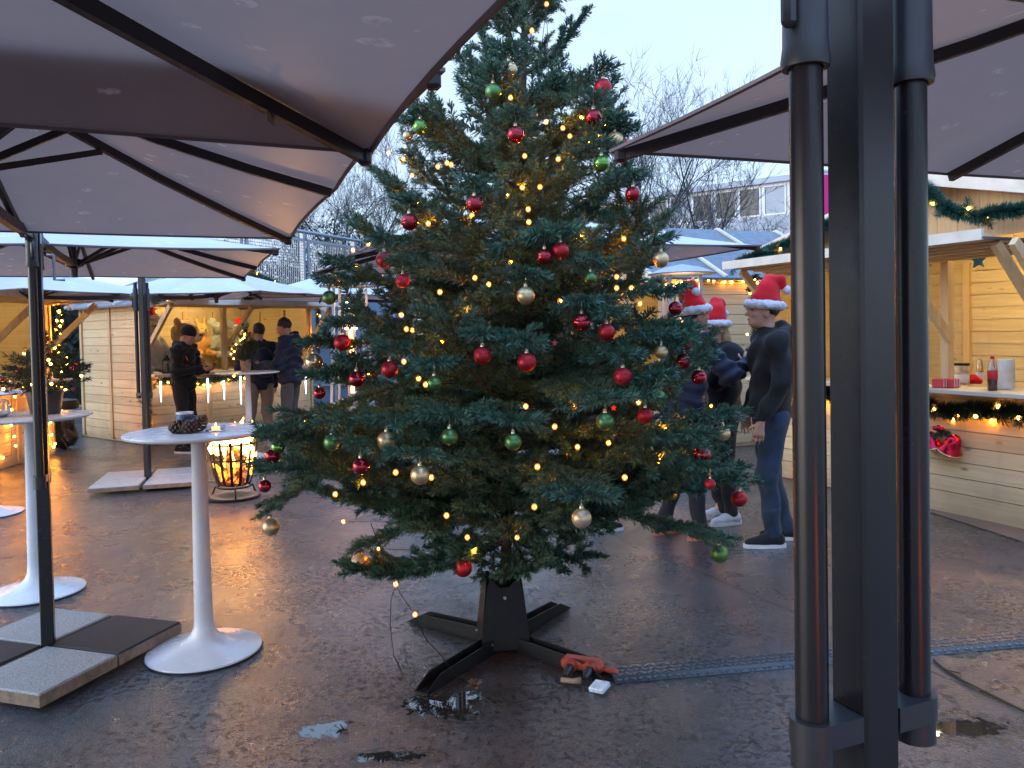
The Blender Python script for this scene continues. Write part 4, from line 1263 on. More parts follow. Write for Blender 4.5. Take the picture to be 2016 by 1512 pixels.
# ------------------------------------------------------------------ baubles
KD = {'RM': 'matte red bauble', 'RG': 'glossy dark red bauble', 'GM': 'matte green bauble', 'GG': 'glossy green bauble', 'AM': 'matte gold bauble', 'AG': 'glossy gold bauble', 'RS': 'glittery red bauble', 'AS': 'glittery gold bauble', 'GS': 'glittery green bauble'}
BL = [(1002, 137, 17, 'AG', 'nearest the treetop'), (971, 180, 16, 'GM', 'high on the trunk line near the treetop'), (1187, 172, 17, 'RM', 'highest on the right edge of the tree'),
 (828, 250, 16, 'GG', 'under the tip of the foreground canopy'), (803, 267, 10, 'AG', 'small, left below the highest green one'), (1168, 231, 16, 'RG', 'upper right of the tree, just below the top red one'),
 (1015, 265, 17, 'RG', 'in front of the bare upper trunk'), (1211, 275, 16, 'AM', 'upper right, beside the parasol tip'), (1224, 286, 15, 'RG', 'tucked behind the upper right gold one'),
 (1184, 322, 16, 'GG', 'touching the left tip of the right parasol'), (1246, 382, 15, 'RG', 'hanging free right of the tree before the bare trees'), (934, 402, 17, 'RG', 'centre of the upper tree above a lit bulb'),
 (806, 437, 17, 'RG', 'upper left side of the tree, level with the canopy corner'), (1103, 494, 17, 'RM', 'right member of the close pair above the middle'), (1072, 506, 16, 'RG', 'left member of the close pair above the middle'),
 (757, 512, 17, 'RM', 'left side above an orange-lit twig'), (793, 553, 14, 'RS', 'half hidden below the left orange-lit twig'), (1301, 511, 16, 'AM', 'right edge of the tree before the heater'),
 (1162, 547, 12, 'GM', 'small, right of the middle before the shed eave'), (662, 550, 14, 'AG', 'left edge beside the distant parasols'), (648, 586, 14, 'GM', 'left edge below the bronze-looking glossy one'),
 (1035, 582, 18, 'AM', 'centre of the tree at eye level'), (1145, 635, 18, 'RG', 'right of centre, before a yellow gap'), (1194, 654, 17, 'RM', 'right of centre beside a glossy red one'),
 (1330, 607, 14, 'RG', 'right edge touching the red hat'), (674, 675, 17, 'RM', 'left side right of the man in navy'), (618, 713, 18, 'AG', 'left edge, mirroring bulbs, by the navy jacket'),
 (767, 727, 17, 'RM', 'left centre between lit bulbs'), (702, 746, 16, 'RG', 'left, in shade below the matte red pair'), (950, 700, 18, 'RM', 'centre, left of the pair at chest height'),
 (1037, 713, 19, 'RM', 'centre, right of the pair at chest height'), (1352, 678, 11, 'RM', 'small, before the hugging man'), (1302, 693, 14, 'AM', 'right side in a dark gap beside the hugging man'),
 (1346, 711, 15, 'RG', 'before the dark blue jacket, upper one'), (1376, 743, 15, 'RG', 'before the dark blue jacket, bright lower one'), (1226, 741, 18, 'RS', 'right of centre above the big green pair'),
 (855, 754, 15, 'GM', 'left of centre below a lit bulb'), (629, 774, 12, 'RG', 'left edge in the shade of a branch'), (1292, 782, 18, 'GS', 'right side above a red one'),
 (1191, 830, 18, 'GM', 'right of centre below a tiny red ornament'), (1270, 818, 16, 'RM', 'right side, just below the glittery green one'), (654, 871, 17, 'GM', 'left, in the lower row of three green ones'),
 (761, 868, 19, 'AM', 'large, between the lower green ones'), (885, 860, 17, 'GM', 'middle one of the lower row of green ones'), (1010, 870, 17, 'GM', 'right one of the lower row of green ones'),
 (547, 880, 14, 'GG', 'left tip of the widest branches'), (536, 898, 15, 'RG', 'left tip, just under a glossy green one'), (710, 918, 17, 'RG', 'lower left below the large gold one'),
 (827, 935, 19, 'AM', 'lower left of centre in warm light'), (1423, 853, 15, 'AM', 'right edge before the black jacket hem'), (1383, 895, 17, 'RG', 'lower right, mirroring many bulbs'),
 (1398, 953, 11, 'RS', 'small, deep in the lower right branches'), (1455, 982, 16, 'RM', 'furthest right, over the paving'), (521, 957, 13, 'RG', 'furthest left, over the wet asphalt'),
 (533, 1037, 18, 'AM', 'low left under the longest branch'), (1145, 1020, 20, 'AS', 'large, low right of the trunk'), (709, 1108, 19, 'AS', 'lowest left, on a drooping branch'),
 (912, 1118, 18, 'RM', 'lowest, beside the trunk above the stand'), (1416, 1090, 18, 'GS', 'lowest right, hanging by the red-soled shoes')]
crown, cw = MB(), MB()
rc = np.random.default_rng(77)
def twig(tip, inward, Lt, dens=800):
    a = Vector(tip); d = Vector(inward).normalized()
    b = a + d * Lt
    q = [b, b.lerp(a, .5) + ZV * .01, a]
    cw.tube(q, [.005, .0035, .0015], 5, 0, False)
    needle_rod(crown, q, dens, .033, .0045, rc, .95, flat=.4)
    for f in ((.25, .42, .58, .72, .84) if Lt < .5 else (.2, .3, .4, .5, .6, .68, .76, .84, .91)):
        for s in (-1, 1):
            p = b.lerp(a, f)
            sd2 = d.cross(ZV).normalized() * s
            l2 = min(Lt * .42 * (1.15 - f) + .03, .21)
            e = p + (-d * .72 + sd2 * .7 + ZV * rc.normal(0, .15)).normalized() * l2
            cw.tube([p, e], [.0025, .001], 4, 0, False)
            needle_rod(crown, [p, e], dens, .033, .0045, rc, .95, flat=.4)
for (u, v, rp, kd, where) in BL:
    p = front(u, v, 1.10)
    rad = rp * p.y / FPX
    ax = Vector((axis_x(p.z), TY, p.z))
    out_ = (p - ax); out_.z = 0
    inn = -out_.normalized() if out_.length > .05 else Vector((0, 1, 0))
    el = .1 + .5 * max(0, (p.z - 1.5) / 2)
    if p.z < .80: el = -.42
    inw = (inn + ZV * (-el + rc.normal(0, .12)) + inn.cross(ZV) * rc.normal(0, .25)).normalized()
    top = p + ZV * (rad * 1.03)
    tie = top + ZV * (.040 if p.z > .5 else .03)
    twig(tie - inw * .05 + ZV * .004, inw, max(min(.34, prof_r(p.z) * .5 + .08), (out_.length - .25) if p.z < 1.25 else 0))
    b = MB(); b.ball(p, rad, 28)
    bo = b.build('bauble', BM[kd], None, True, True, loc=p)
    tag(bo, KD[kd] + ', ' + where, 'bauble', 'baubles on the Christmas tree')
    c = MB(); c.lathe([(.0, .012), (rad * .20, .012), (rad * .22, 0), (rad * .22, -.006)], top, 14); c.ring(top + ZV * .016, .005, .0012, 10, 4, Z=(1, 0, 0))
    co = c.build('cap', M['cap'], bo, True, True)
    h = MB(); h.tube([top + ZV * .02, tie.lerp(top, .4) + Vector((.002, 0, 0)), tie + ZV * .012], .0008, 4); h.build('thread', M['cap'], bo)
# filler twigs through the crown
for i in range(130):
    z = .74 + 2.1 * (i / 130) ** 1.6
    a = rc.uniform(0, 2 * PI); rr = prof_r(z) * rc.uniform(.30, .86)
    tip = Vector((axis_x(z) + math.cos(a) * rr, TY + math.sin(a) * rr, z))
    inw = Vector((-math.cos(a), -math.sin(a), -.15 - .4 * max(0, (z - 1.2) / 2) + rc.normal(0, .2)))
    twig(tip, inw, rc.uniform(.2, .34), 620)
# the odd low branch at the left that carries the lowest gold bauble
lowb = front(690, 1100, 1.0)
place_bough('m', 1, (axis_x(.55), TY, .52), math.atan2(lowb.y - TY, lowb.x - axis_x(.5)), math.radians(-9), 1.05, .1)
b = MB()
for vv, mi in ((crown, 0), (cw, 1)):
    o = b.n; b.v += vv.v; b.f += [f + o for f in vv.f]; b.m += [np.full(len(f), mi) for f in vv.f]; b.n += vv.n
b.build('crown', [M['needle'], M['bark']], tree)
# ------------------------------------------------------------------ light strings on the tree
BU = [(1076, 8), (1047, 60), (1005, 192), (765, 301), (794, 313), (862, 328), (880, 321), (888, 324), (811, 345), (1099, 313), (1063, 368), (1028, 369), (998, 385), (1040, 412), (1145, 232), (1190, 247), (1180, 268), (1225, 248), (1075, 240), (1108, 252), (1122, 268), (1160, 278), (1033, 307), (1041, 437), (786, 370), (929, 425), (1006, 516), (935, 547), (962, 560), (866, 575), (920, 620), (1103, 593), (1228, 470), (1135, 470), (1143, 463), (1214, 545), (1214, 567), (1243, 567), (1260, 598), (1230, 512), (702, 524), (751, 545), (725, 480), (820, 400), (843, 440), (695, 492), (800, 648), (812, 650), (870, 673), (795, 712), (727, 736), (824, 745), (790, 620), (676, 790), (660, 822), (682, 825), (643, 824), (655, 826), (660, 973), (676, 1027), (879, 1015), (849, 940), (779, 930), (715, 950), (745, 1080), (1350, 823), (1310, 842), (1257, 792), (1092, 840), (1198, 872), (1058, 919), (1052, 998), (920, 1058), (1018, 1058), (933, 1085), (1137, 880), (838, 757), (893, 700), (1035, 800), (620, 870), (585, 935), (1130, 800), (1300, 905), (700, 860), (1230, 940), (1400, 800), (600, 830), (1330, 970)]
gl_ = sorted(BU, key=lambda q: q[1])
bands = [gl_[i::1] for i in (0,)][0]
third = len(bands) // 3
rb = np.random.default_rng(9)
for bi, (nm, part) in enumerate((('upper light string wound round the top of the Christmas tree', bands[:third]), ('middle light string wound through the Christmas tree', bands[third:2 * third]), ('lower light string in the widest branches of the Christmas tree', bands[2 * third:]))):
    rows = []
    part = sorted(part, key=lambda q: q[1])
    for k in range(0, len(part), 7):
        rw = sorted(part[k:k + 7], key=lambda q: q[0] * (1 if (k // 7) % 2 else -1)); rows += rw
    pts = [front(u, v, float(rb.uniform(.74, .97))) for u, v in rows]
    ls = thing('light_string', nm, 'light string', pts[0], 0, 'light strings on the Christmas tree')
    pw_ = []
    for i in range(len(pts) - 1):
        a, b2 = pts[i], pts[i + 1]
        mid = (a + b2) / 2
        ax = Vector((axis_x(mid.z), TY, mid.z))
        mid = mid.lerp(ax, .35) - ZV * .03
        pw_ += [a, a.lerp(mid, .5) - ZV * .01, mid, mid.lerp(b2, .5)]
    pw_.append(pts[-1])
    w = MB(); w.tube(pw_, .0016, 4); w.build('wire', M['cable'], ls)
    for p in pts:
        q = MB(); q.ball(p, .0052, 10); qo = q.build('bulb', M['bulb'], ls, True, True)
        q = MB(); q.ball(p, .0108, 12, 0, (1, 1, 1.15)); q.build('bulb_halo', M['bulb_halo'], qo, True, True)
# the loose end of the string that trails to the stand
e1_, e2_ = at(779, 1150, 3.15), at(817, 1210, 3.25)
le = thing('light_string', 'loose light string hanging from the tree to the leg of the stand', 'light string', at(730, 1030, 3.05), 0, 'light strings on the Christmas tree')
w = MB()
w.tube([at(730, 1030, 3.05), at(742, 1062, 3.08), at(752, 1090, 3.1), at(765, 1120, 3.12), e1_, at(792, 1175, 3.2), e2_], .0018, 5)
for pth in ([(779, 1155), (770, 1180), (768, 1230), (775, 1290), (790, 1320), (800, 1345)], [(800, 1345), (830, 1360), (870, 1330), (850, 1300), (900, 1330), (960, 1380)], [(817, 1215), (840, 1260), (868, 1290), (905, 1340), (1000, 1385), (1085, 1370), (1115, 1345)], [(790, 1320), (782, 1300), (795, 1270), (800, 1300)], [(1060, 1275), (1085, 1258), (1110, 1262), (1108, 1285)]):
    ps = [gnd(u, v, .006) for u, v in pth]
    if pth[0][1] < 1300 and pth[0][0] < 830: ps = [at(u, v, 3.15 + .12 * i) if gnd(u, v).y > 3.15 + .12 * i else gnd(u, v, .006) for i, (u, v) in enumerate(pth)]
    w.tube(ps, .0018, 5)
w.build('wire', M['cable'], le)
for p in (e1_, e2_):
    q = MB(); q.ball(p, .0052, 10); qo = q.build('bulb', M['bulb'], le, True, True)
    q = MB(); q.ball(p, .0108, 12, 0, (1, 1, 1.15)); q.build('bulb_halo', M['bulb_halo'], qo, True, True)
# tiny star ornaments
for (u, v, lab) in ((1208, 803, 'tiny red star ornament above the right-hand green bauble'), (1092, 675, 'tiny red star ornament in the gap beside the central baubles'), (745, 632, 'tiny red star ornament high on the left')):
    p = front(u, v, .97)
    s = MB()
    o_ = []
    for k in range(10):
        a = PI / 2 + k * PI / 5; rr = .013 if k % 2 == 0 else .006
        o_.append(p + Vector((math.cos(a) * rr, 0, math.sin(a) * rr)))
    s.poly(o_, (0, .006, 0))
    tag(s.build('star_ornament', BM['RG'], None, loc=p), lab, 'star ornament', 'tiny star ornaments on the tree')
# ------------------------------------------------------------------ the stand
st = thing('tree_stand', 'black steel Christmas tree stand with four channel legs', 'tree stand', (TX, TY, 0))
def leg(u1, v1, base, m):
    tip = gnd(u1, v1, .0)
    d = (tip - base); d.z = 0; Ld = d.length; d.normalize(); s = Vector((-d.y, d.x, 0))
    b = MB()
    b.box(base + d * (Ld / 2) + ZV * .008, (Ld, .075, .006), d, s, ZV)
    for sg_ in (-1, 1):
        q = [base + s * (.034 * sg_) + ZV * .011, base + d * (Ld - .0) + s * (.034 * sg_) + ZV * .011, base + d * (Ld - .10) + s * (.034 * sg_) + ZV * .062, base + s * (.034 * sg_) + ZV * .075]
        b.poly(q if sg_ < 0 else q[::-1], s * (.005 * (1 if sg_ < 0 else -1)))
    b.build('leg', m, st)
SB_ = Vector((TX, TY, 0))
for (u, v) in ((828, 1368), (812, 1222), (1112, 1197), (1198, 1338)):
    tipd = gnd(u, v) - SB_
    leg(u, v, SB_ + tipd.normalized() * .05, M['black'])
da, db = (gnd(828, 1368) - gnd(1112, 1197)).normalized(), (gnd(812, 1222) - gnd(1198, 1338)).normalized()
dv = (da + db).normalized() if da.dot(db) > 0 else (da - db).normalized()
for k in range(4):
    dd = Matrix.Rotation(k * PI / 2, 3, 'Z') @ dv                 # outward normal of this plate
    tn = Vector((-dd.y, dd.x, 0))
    def fp(w, z):
        return SB_ + tn * w + dd * (.122 - (z - .02) * .10) + ZV * z
    b = MB()
    q = [fp(-.118, .020), fp(.118, .020), fp(.114, .07), fp(.084, .325), fp(.070, .352), fp(.058, .352), fp(.024, .318), fp(-.024, .318), fp(-.058, .352), fp(-.070, .352), fp(-.084, .325), fp(-.114, .07)]
    b.poly(q, -dd * .005)
    po = b.build('clamp_plate', M['black'], st)
    for w_, z_ in ((-.075, .055), (.075, .055), (0, .27)):
        b = MB(); c = fp(w_, z_); b.tube([c - dd * .004, c + dd * .010], .0085, 6); b.build('bolt', M['galv'], po)
b = MB(); b.tube([SB_ + ZV * .02, SB_ + ZV * .34], .046, 16); b.build('trunk_tube', M['black'], st, True, True, angle=40)
# fallen needles round the stand
nl = MB(); rn_ = np.random.default_rng(4)
n = 5200
a = rn_.uniform(0, 2 * PI, n); rr = np.abs(rn_.normal(0, .62, n))
c = np.stack([TX + rr * np.cos(a), TY - .15 + rr * np.sin(a) * .8, rn_.uniform(.004, .008, n)], 1)
th = rn_.uniform(0, PI, n); d = np.stack([np.cos(th), np.sin(th), rn_.normal(0, .12, n)], 1) * .011
s = np.stack([-np.sin(th), np.cos(th), np.zeros(n)], 1) * .0016
V = np.stack([c - d, c + s, c + d, c - s], 1).reshape(-1, 3)
nl.add(V, np.arange(4 * n).reshape(-1, 4))
M['litter'] = mat('fallen_needles', (.060, .035, .020), .6, island=.5)
tag(nl.build('needle_litter', M['litter']), 'fallen brown fir needles scattered round the tree stand', 'fallen needles', kind='stuff')
# ------------------------------------------------------------------ bar tables
def bar_table(label, u, v, group='white bar tables on the plaza', Rt=.345, at_=None):
    p = gnd(u, v) if at_ is None else Vector(at_); p.z = 0
    t = thing('bar_table', label, 'bar table', p, 0, group)
    b = MB(); b.lathe([(.0, .002), (.27, .002), (.275, .008), (.272, .015), (.25, .021), (.18, .035), (.12, .052), (.082, .072), (.060, .098), (.048, .13), (.045, .17)], (0, 0, 0), 48); b.build('base', M['white_metal'], t, False, True, angle=50)
    b = MB(); b.lathe([(.276, .001), (.278, .004), (.276, .009)], (0, 0, 0), 48); b.build('foot_ring', M['rubber'], t, False, True)
    b = MB(); b.lathe([(.045, .165), (.040, .6), (.035, 1.06), (.05, 1.075), (.10, 1.082)], (0, 0, 0), 28); b.build('column', M['white_metal'], t, False, True, angle=50)
    b = MB(); b.lathe([(.0, 1.080), (Rt - .03, 1.080), (Rt - .004, 1.088), (Rt, 1.096), (Rt - .004, 1.103), (Rt - .02, 1.105), (.0, 1.105)], (0, 0, 0), 64); b.build('tabletop', M['white_metal'], t, False, True, angle=35)
    return t, p
T1, q1 = bar_table('white bar table in front with pine cones and a mug, beside the fire basket', 403, 1282)
T2, q2 = bar_table('white bar table behind the left mast with a potted fir on it', 72, 1166)
T4, q4 = bar_table('white bar table at the left edge, only its foot showing', -22, 1012)
T3, q3 = bar_table('white bar table further back with a small lit fir before the plush toy stall', 492, 900, Rt=.40)
# mug, pine cones, tealight on table 1
mt = mat('printed_mug', (.10, .16, .27), .25, var=.9, vs=26)
def on(t, x, y, z=1.105): return wm(t).translation + Vector((x, y, z))
p = on(T1, -.055, -.02)
mg = thing('mug', 'blue and white printed mug behind the pine cones', 'mug', p)
b = MB(); b.lathe([(.0, .001), (.036, .001), (.039, .006), (.040, .092), (.037, .094), (.036, .02), (0, .018)], (0, 0, 0), 28); b.build('cup', mt, mg, False, True, angle=50)
b = MB(); b.lathe([(.0405, .086), (.0412, .0945), (.037, .0955), (.0365, .086)], (0, 0, 0), 28); b.build('rim', M['white_metal'], mg, False, True)
b = MB(); b.tube([(.036, 0, .075), (.060, 0, .07), (.066, 0, .048), (.056, 0, .026), (.036, 0, .022)], .006, 8); b.build('handle', mt, mg, False, True)
M['cone'] = mat('pine_cone_scales', (.085, .052, .034), .6, var=.4, vs=60)
def pine_cone(label, p, ax, Lc=.085, rc_=.032):
    ax = Vector(ax).normalized(); s, u, d = basis(ax)
    b = MB(); b.tube([p - ax * Lc * .5, p + ax * Lc * .5], [rc_ * .5, rc_ * .25], 8)
    n = 44
    for i in range(n):
        f = i / n; a = i * 2.39996
        rr = rc_ * math.sin(PI * (.16 + .8 * f)) ** .7
        c = p + ax * Lc * (f - .5)
        out_ = s * math.cos(a) + u * math.sin(a); tn = ax.cross(out_)
        tipp = c + out_ * (rr * 1.12) + ax * .014
        w_ = rr * .30 + .003
        b.add([tuple(c + out_ * rr * .25 - tn * w_ * .4), tuple(c + out_ * rr * .25 + tn * w_ * .4), tuple(tipp + tn * w_), tuple(tipp + ax * .006 + out_ * .002), tuple(tipp - tn * w_), tuple(tipp - ax * .006 + out_ * .001)], [(0, 1, 2, 5, 4), (4, 5, 2, 3), (1, 0, 4, 3, 2)])
    return tag(b.build('pine_cone', M['cone'], None, loc=p), label, 'pine cone', 'pine cones on the front bar table')
pine_cone('pine cone lying left, in front of the blue mug', on(T1, -.055, -.105, 1.133), (1, -.25, .08))
pine_cone('pine cone right of the mug, standing tilted', on(T1, .03, -.07, 1.14), (.5, .4, .7))
pine_cone('pine cone in the middle of the front table, between its two neighbours', on(T1, -.005, -.115, 1.133), (.8, .6, .1), .075)
M['clear'] = bpy.data.materials.new('clear_glass'); M['clear'].use_nodes = True
_b = M['clear'].node_tree.nodes['Principled BSDF']; _b.inputs['Transmission Weight'].default_value = .9; _b.inputs['Roughness'].default_value = .05; _b.inputs['Base Color'].default_value = (.85, .9, .95, 1); _b.inputs['IOR'].default_value = 1.3
M['wax'] = mat('wax', (.75, .62, .42), .5, var=.05, emit=(1, .5, .15), es=.8)
p = on(T1, .10, -.03)
tl = thing('tealight', 'low glass tealight dish right of the pine cones', 'tealight', p)
b = MB(); b.lathe([(0, .001), (.045, .001), (.048, .004), (.05, .03), (.047, .03), (.044, .006), (0, .005)], (0, 0, 0), 28); b.build('dish', M['clear'], tl, False, True, angle=40)
b = MB(); b.lathe([(0, .006), (.02, .006), (.02, .02), (0, .02)], (0, 0, 0), 16); b.build('candle', M['wax'], tl, False)
b = MB(); b.lathe([(0, .022), (.003, .026), (.0015, .036), (0, .04)], (0, 0, 0), 8); b.build('flame', glow('tealight_flame', (1, .45, .12), 25), tl, False)
# potted firs
def potted_fir(label, p, H, R, seed, berries=True, nl_=0, potm=None):
    r = np.random.default_rng(seed)
    t = thing('potted_fir', label, 'potted fir', p, 0, 'small potted firs on the bar tables')
    ph = H * .30
    b = MB(); b.lathe([(0, .001), (R * .33, .001), (R * .42, ph * .96), (R * .45, ph), (R * .38, ph), (R * .3, ph * .8), (0, ph * .8)], (0, 0, 0), 24); b.build('pot', potm or M['plastic_dark'], t, False, True, angle=40)
    nd = MB()
    for i in range(95):
        f = r.uniform(0, 1); z = ph + (H - ph) * f; rad = R * (math.sin(PI * min(f + .25, 1)) ** .7) * .95 + .02
        a = r.uniform(0, 2 * PI)
        s0 = Vector((0, 0, z - .04)); e = Vector((math.cos(a) * rad, math.sin(a) * rad, z + r.normal(.02, .03)))
        needle_rod(nd, [s0.lerp(e, .25), s0.lerp(e, .7) - ZV * .01, e], 620, .028, .004, r, .95)
    nd.build('foliage', M['needle_dark'], t, False)
    s = MB(); s.tube([(0, 0, ph * .6), (0, 0, H * .95)], [.012, .004], 6); s.build('stem', M['bark'], t, False)
    if berries:
        for i in range(16):
            a = r.uniform(PI * .9, PI * 2.1); f = r.uniform(0, 1); rad = R * math.sin(PI * min(f + .25, 1)) ** .7
            b = MB(); b.ball((math.cos(a) * rad, math.sin(a) * rad, ph + (H - ph) * f), .013, 10); b.build('berry', BM['RG' if i % 3 else 'AG'], t, False, True)
    for i in range(nl_):
        a = r.uniform(PI, 2 * PI); f = r.uniform(.05, .95); rad = R * math.sin(PI * min(f + .25, 1)) ** .7 + .01
        b = MB(); b.ball((math.cos(a) * rad, math.sin(a) * rad, ph + (H - ph) * f), .0075, 8); b.build('bulb', M['bulb_far'], t, False, True)
    return t
potted_fir('bushy potted fir with red berries on the bar table behind the left mast', on(T2, .06, .06), .50, .25, 31, True, 7)
potted_fir('small potted fir with warm bulbs on the back bar table', on(T3, -.02, 0), .52, .17, 32, False, 12, M['slab_side'])
p = on(T2, -.17, -.10)
jr = thing('candle_jar', 'round glass jar with a lit candle at the left edge of the bar table', 'candle jar', p)
b = MB(); b.lathe([(0, .001), (.075, .001), (.095, .02), (.10, .06), (.085, .10), (.078, .105), (.082, .1), (.094, .06), (.09, .024), (.07, .007), (0, .006)], (0, 0, 0), 28); b.build('glass', M['clear'], jr, False, True)
b = MB(); b.lathe([(0, .008), (.035, .008), (.035, .06), (0, .06)], (0, 0, 0), 16); b.build('candle', M['wax'], jr, False)
b = MB(); b.lathe([(0, .06), (.006, .07), (.003, .09), (0, .1)], (0, 0, 0), 8); b.build('flame', glow('candle_flame', (1, .45, .12), 30), jr, False)
# ------------------------------------------------------------------ fire baskets
def flame_mat():
    m, nt, b = _nt('wood_flame')
    nt.nodes.remove(b)
    oc = obj_coord(nt)
    sep = N(nt, 'SeparateXYZ'); L(nt, oc, sep.inputs[0])
    h = mathn(nt, 'ADD', mapr(nt, sep.outputs[2], .10, .72, 0, 1), mathn(nt, 'MULTIPLY', mathn(nt, 'SUBTRACT', noise(nt, obj_coord(nt, (1, 1, .45)), 16, 3), .5), .5))
    r = N(nt, 'ValToRGB'); e = r.color_ramp.elements
    h = mapr(nt, mathn(nt, 'ADD', mapr(nt, sep.outputs[2], .14, .60, 0, .50), mathn(nt, 'MULTIPLY', noise(nt, obj_coord(nt, (1, 1, .38)), 21, 3, .6), .8)), .38, .80, 0, 1)
    e[0].position, e[0].color = .0, (1, .13, .008, 1)
    e[1].position, e[1].color = .45, (1, .19, .010, 1)
    x = e.new(.80); x.color = (1, .33, .03, 1)
    e[-1].position = 1.0; e[-1].color = (1, .46, .08, 1)
    L(nt, h, r.inputs['Fac'])
    em = N(nt, 'Emission'); L(nt, r.outputs['Color'], em.inputs['Color'])
    L(nt, mapr(nt, h, .1, 1.0, .4, 11), em.inputs['Strength'])
    L(nt, em.outputs[0], nt.nodes['Material Output'].inputs['Surface'])
    return m
def ember_mat():
    m, nt, b = _nt('burning_log')
    oc = obj_coord(nt)
    n1 = noise(nt, oc, 18, 4, .6)
    b.inputs['Base Color'].default_value = (.03, .02, .016, 1); b.inputs['Roughness'].default_value = .9
    b.inputs['Emission Color'].default_value = (1, .17, .02, 1)
    L(nt, mapr(nt, n1, .48, .68, .05, 2.2), b.inputs['Emission Strength'])
    return m
M['flame'], M['ember'], M['flame_low'] = flame_mat(), ember_mat(), glow('low_orange_flame', (1, .19, .02), 2.3)
def fire_basket(label, p, seed, S=1.0, fm='flame'):
    rn = random.Random(seed)
    t = thing('fire_basket', label, 'fire basket', p, 0, 'burning fire baskets')
    b = MB(); b.ring((0, 0, .018), .235, .010, 48, 8); b.build('base_ring', M['black'], t, False, True)
    b = MB(); b.lathe([(0, .022), (.225, .022), (.226, .03), (0, .028)], (0, 0, 0), 40); b.build('ash_tray', M['slab_side'], t, False)
    b = MB(); b.ring((0, 0, .115), .155, .009, 40, 8); b.build('support_ring', M['black'], t, False, True)
    for k in range(3):
        a = .9 + k * 2 * PI / 3; c, s = math.cos(a), math.sin(a)
        b = MB(); b.tube([(c * .235, s * .235, .018), (c * .20, s * .20, .10), (c * .155, s * .155, .115)], .008, 6); b.build('leg', M['black'], t, False, True)
    prof = [(.10, .125), (.155, .15), (.185, .24), (.20, .34), (.215, .46), (.225, .56)]
    n = 14
    for k in range(n):
        a = 2 * PI * k / n; c, s = math.cos(a), math.sin(a)
        b = MB()
        for i in range(len(prof) - 1):
            r0, z0 = prof[i]; r1, z1 = prof[i + 1]
            b.bar((c * r0, s * r0, z0), (c * r1, s * r1, z1), .027, .006, up=(c, s, 0))
        b.build('bar', M['black'], t, False)
    for z, r in ((.385, .208), (.535, .224)):
        b = MB(); b.lathe([(r, z - .009), (r + .004, z - .009), (r + .004, z + .009), (r, z + .009), (r, z - .009)], (0, 0, 0), 40); b.build('hoop', M['black'], t, False, True, angle=40)
    b = MB(); b.lathe([(0, .125), (.12, .128), (.15, .14), (.12, .134), (0, .13)], (0, 0, 0), 28); b.build('grate', M['black'], t, False)
    for k in range(7):
        a = k * .9 + rn.random(); r = rn.uniform(.02, .085)
        f = Vector((math.cos(a) * r, math.sin(a) * r, .145)); g = f + Vector((rn.uniform(-.06, .06), rn.uniform(-.06, .06), rn.uniform(.27, .37)))
        b = MB(); b.tube([f, f.lerp(g, .5), g], [.036, .040, .034], 7); b.build('log', M['ember'], t, False, True, angle=50)
    sd = SDF(.03)
    for k in range(24):
        a = rn.uniform(0, 2 * PI); r = .17 * math.sqrt(rn.random())
        z0 = rn.uniform(.42, .52) if k < 18 else rn.uniform(.18, .3); hgt = rn.uniform(.16, .36) * (1.15 - r / .3)
        P_ = []; rs = []
        for i in range(5):
            f = i / 4
            P_.append((math.cos(a) * r * (1 + .35 * f) + .03 * math.sin(4 * f + k), math.sin(a) * r * (1 + .35 * f) + .03 * math.cos(3 * f + k * 2), z0 + hgt * f))
            rs.append((.034 * (1 - f) ** .8 * (f + .25) ** .35 + .004))
        sd.chain(P_, rs, .022)
    sd.mesh(.011).build('flame', M[fm], t, False, True)
    t.scale = (S, S, S)
    return t
pf = gnd(462, 980)
fire_basket('black iron fire basket blazing behind the front bar table', (pf.x, pf.y, 0), 3)
fire_basket('second blazing fire basket behind the photographer, mirrored in the dark mast tubes', (1.08, -.85, 0), 8, 1.35, 'flame_low')
# ------------------------------------------------------------------ patio heaters
M['heater_glow'] = glow('heater_glow', (1, .30, .10), 6)
M['heater_coil'] = glow('heater_coil', (1, .55, .25), 10)
def heater(label, p, lit):
    t = thing('patio_heater', label, 'patio heater', p, 0, 'patio heaters between the stalls')
    b = MB(); b.box((0, 0, .38), (.46, .46, .74), bev=.02); b.build('base', M['galv'], t, False)
    for sx in (-1, 1):
        for sy in (-1, 1):
            b = MB(); b.bar((sx * .21, sy * .21, .75), (sx * .16, sy * .16, 2.12), .03, .03); b.build('post', M['galv'], t, False)
    b = MB(); b.tube([(0, 0, .8), (0, 0, 1.9)], .055, 20); b.build('glass_tube', M['clear'], t, False, True, angle=40)
    b = MB(); b.tube([(0, 0, .85), (.004, 0, 1.2), (-.004, 0, 1.55), (0, 0, 1.8)], [.016, .022, .018, .008], 10); b.build('flame', M['heater_glow'], t, False, True)
    if lit:
        b = MB()
        for z in (1.62, 1.70, 1.78, 1.86, 1.94): b.lathe([(.02, z), (.075, z + .006), (.075, z + .016), (.02, z + .02)], (0, 0, 0), 20)
        b.build('burner', M['heater_coil'], t, False, True)
    else:
        b = MB(); b.lathe([(0, 1.98), (.09, 1.985), (.10, 2.0), (.09, 2.02), (0, 2.03)], (0, 0, 0), 20); b.build('burner', M['heater_coil'], t, False, True)
    b = MB(); b.lathe([(0, 2.16), (.36, 2.135), (.37, 2.145), (.20, 2.21), (0, 2.25)], (0, 0, 0), 4 * 8); b.build('reflector', M['galv'], t, False, True, angle=30)
    return t
ph = at(1343, 600, 8.6); heater('patio heater with a round reflector behind the red-hatted couple', (ph.x, 8.6, 0), False)
ph = at(690, 600, 9.6); heater('patio heater with glowing rings left of the Christmas tree', (ph.x, 9.6, 0), True)
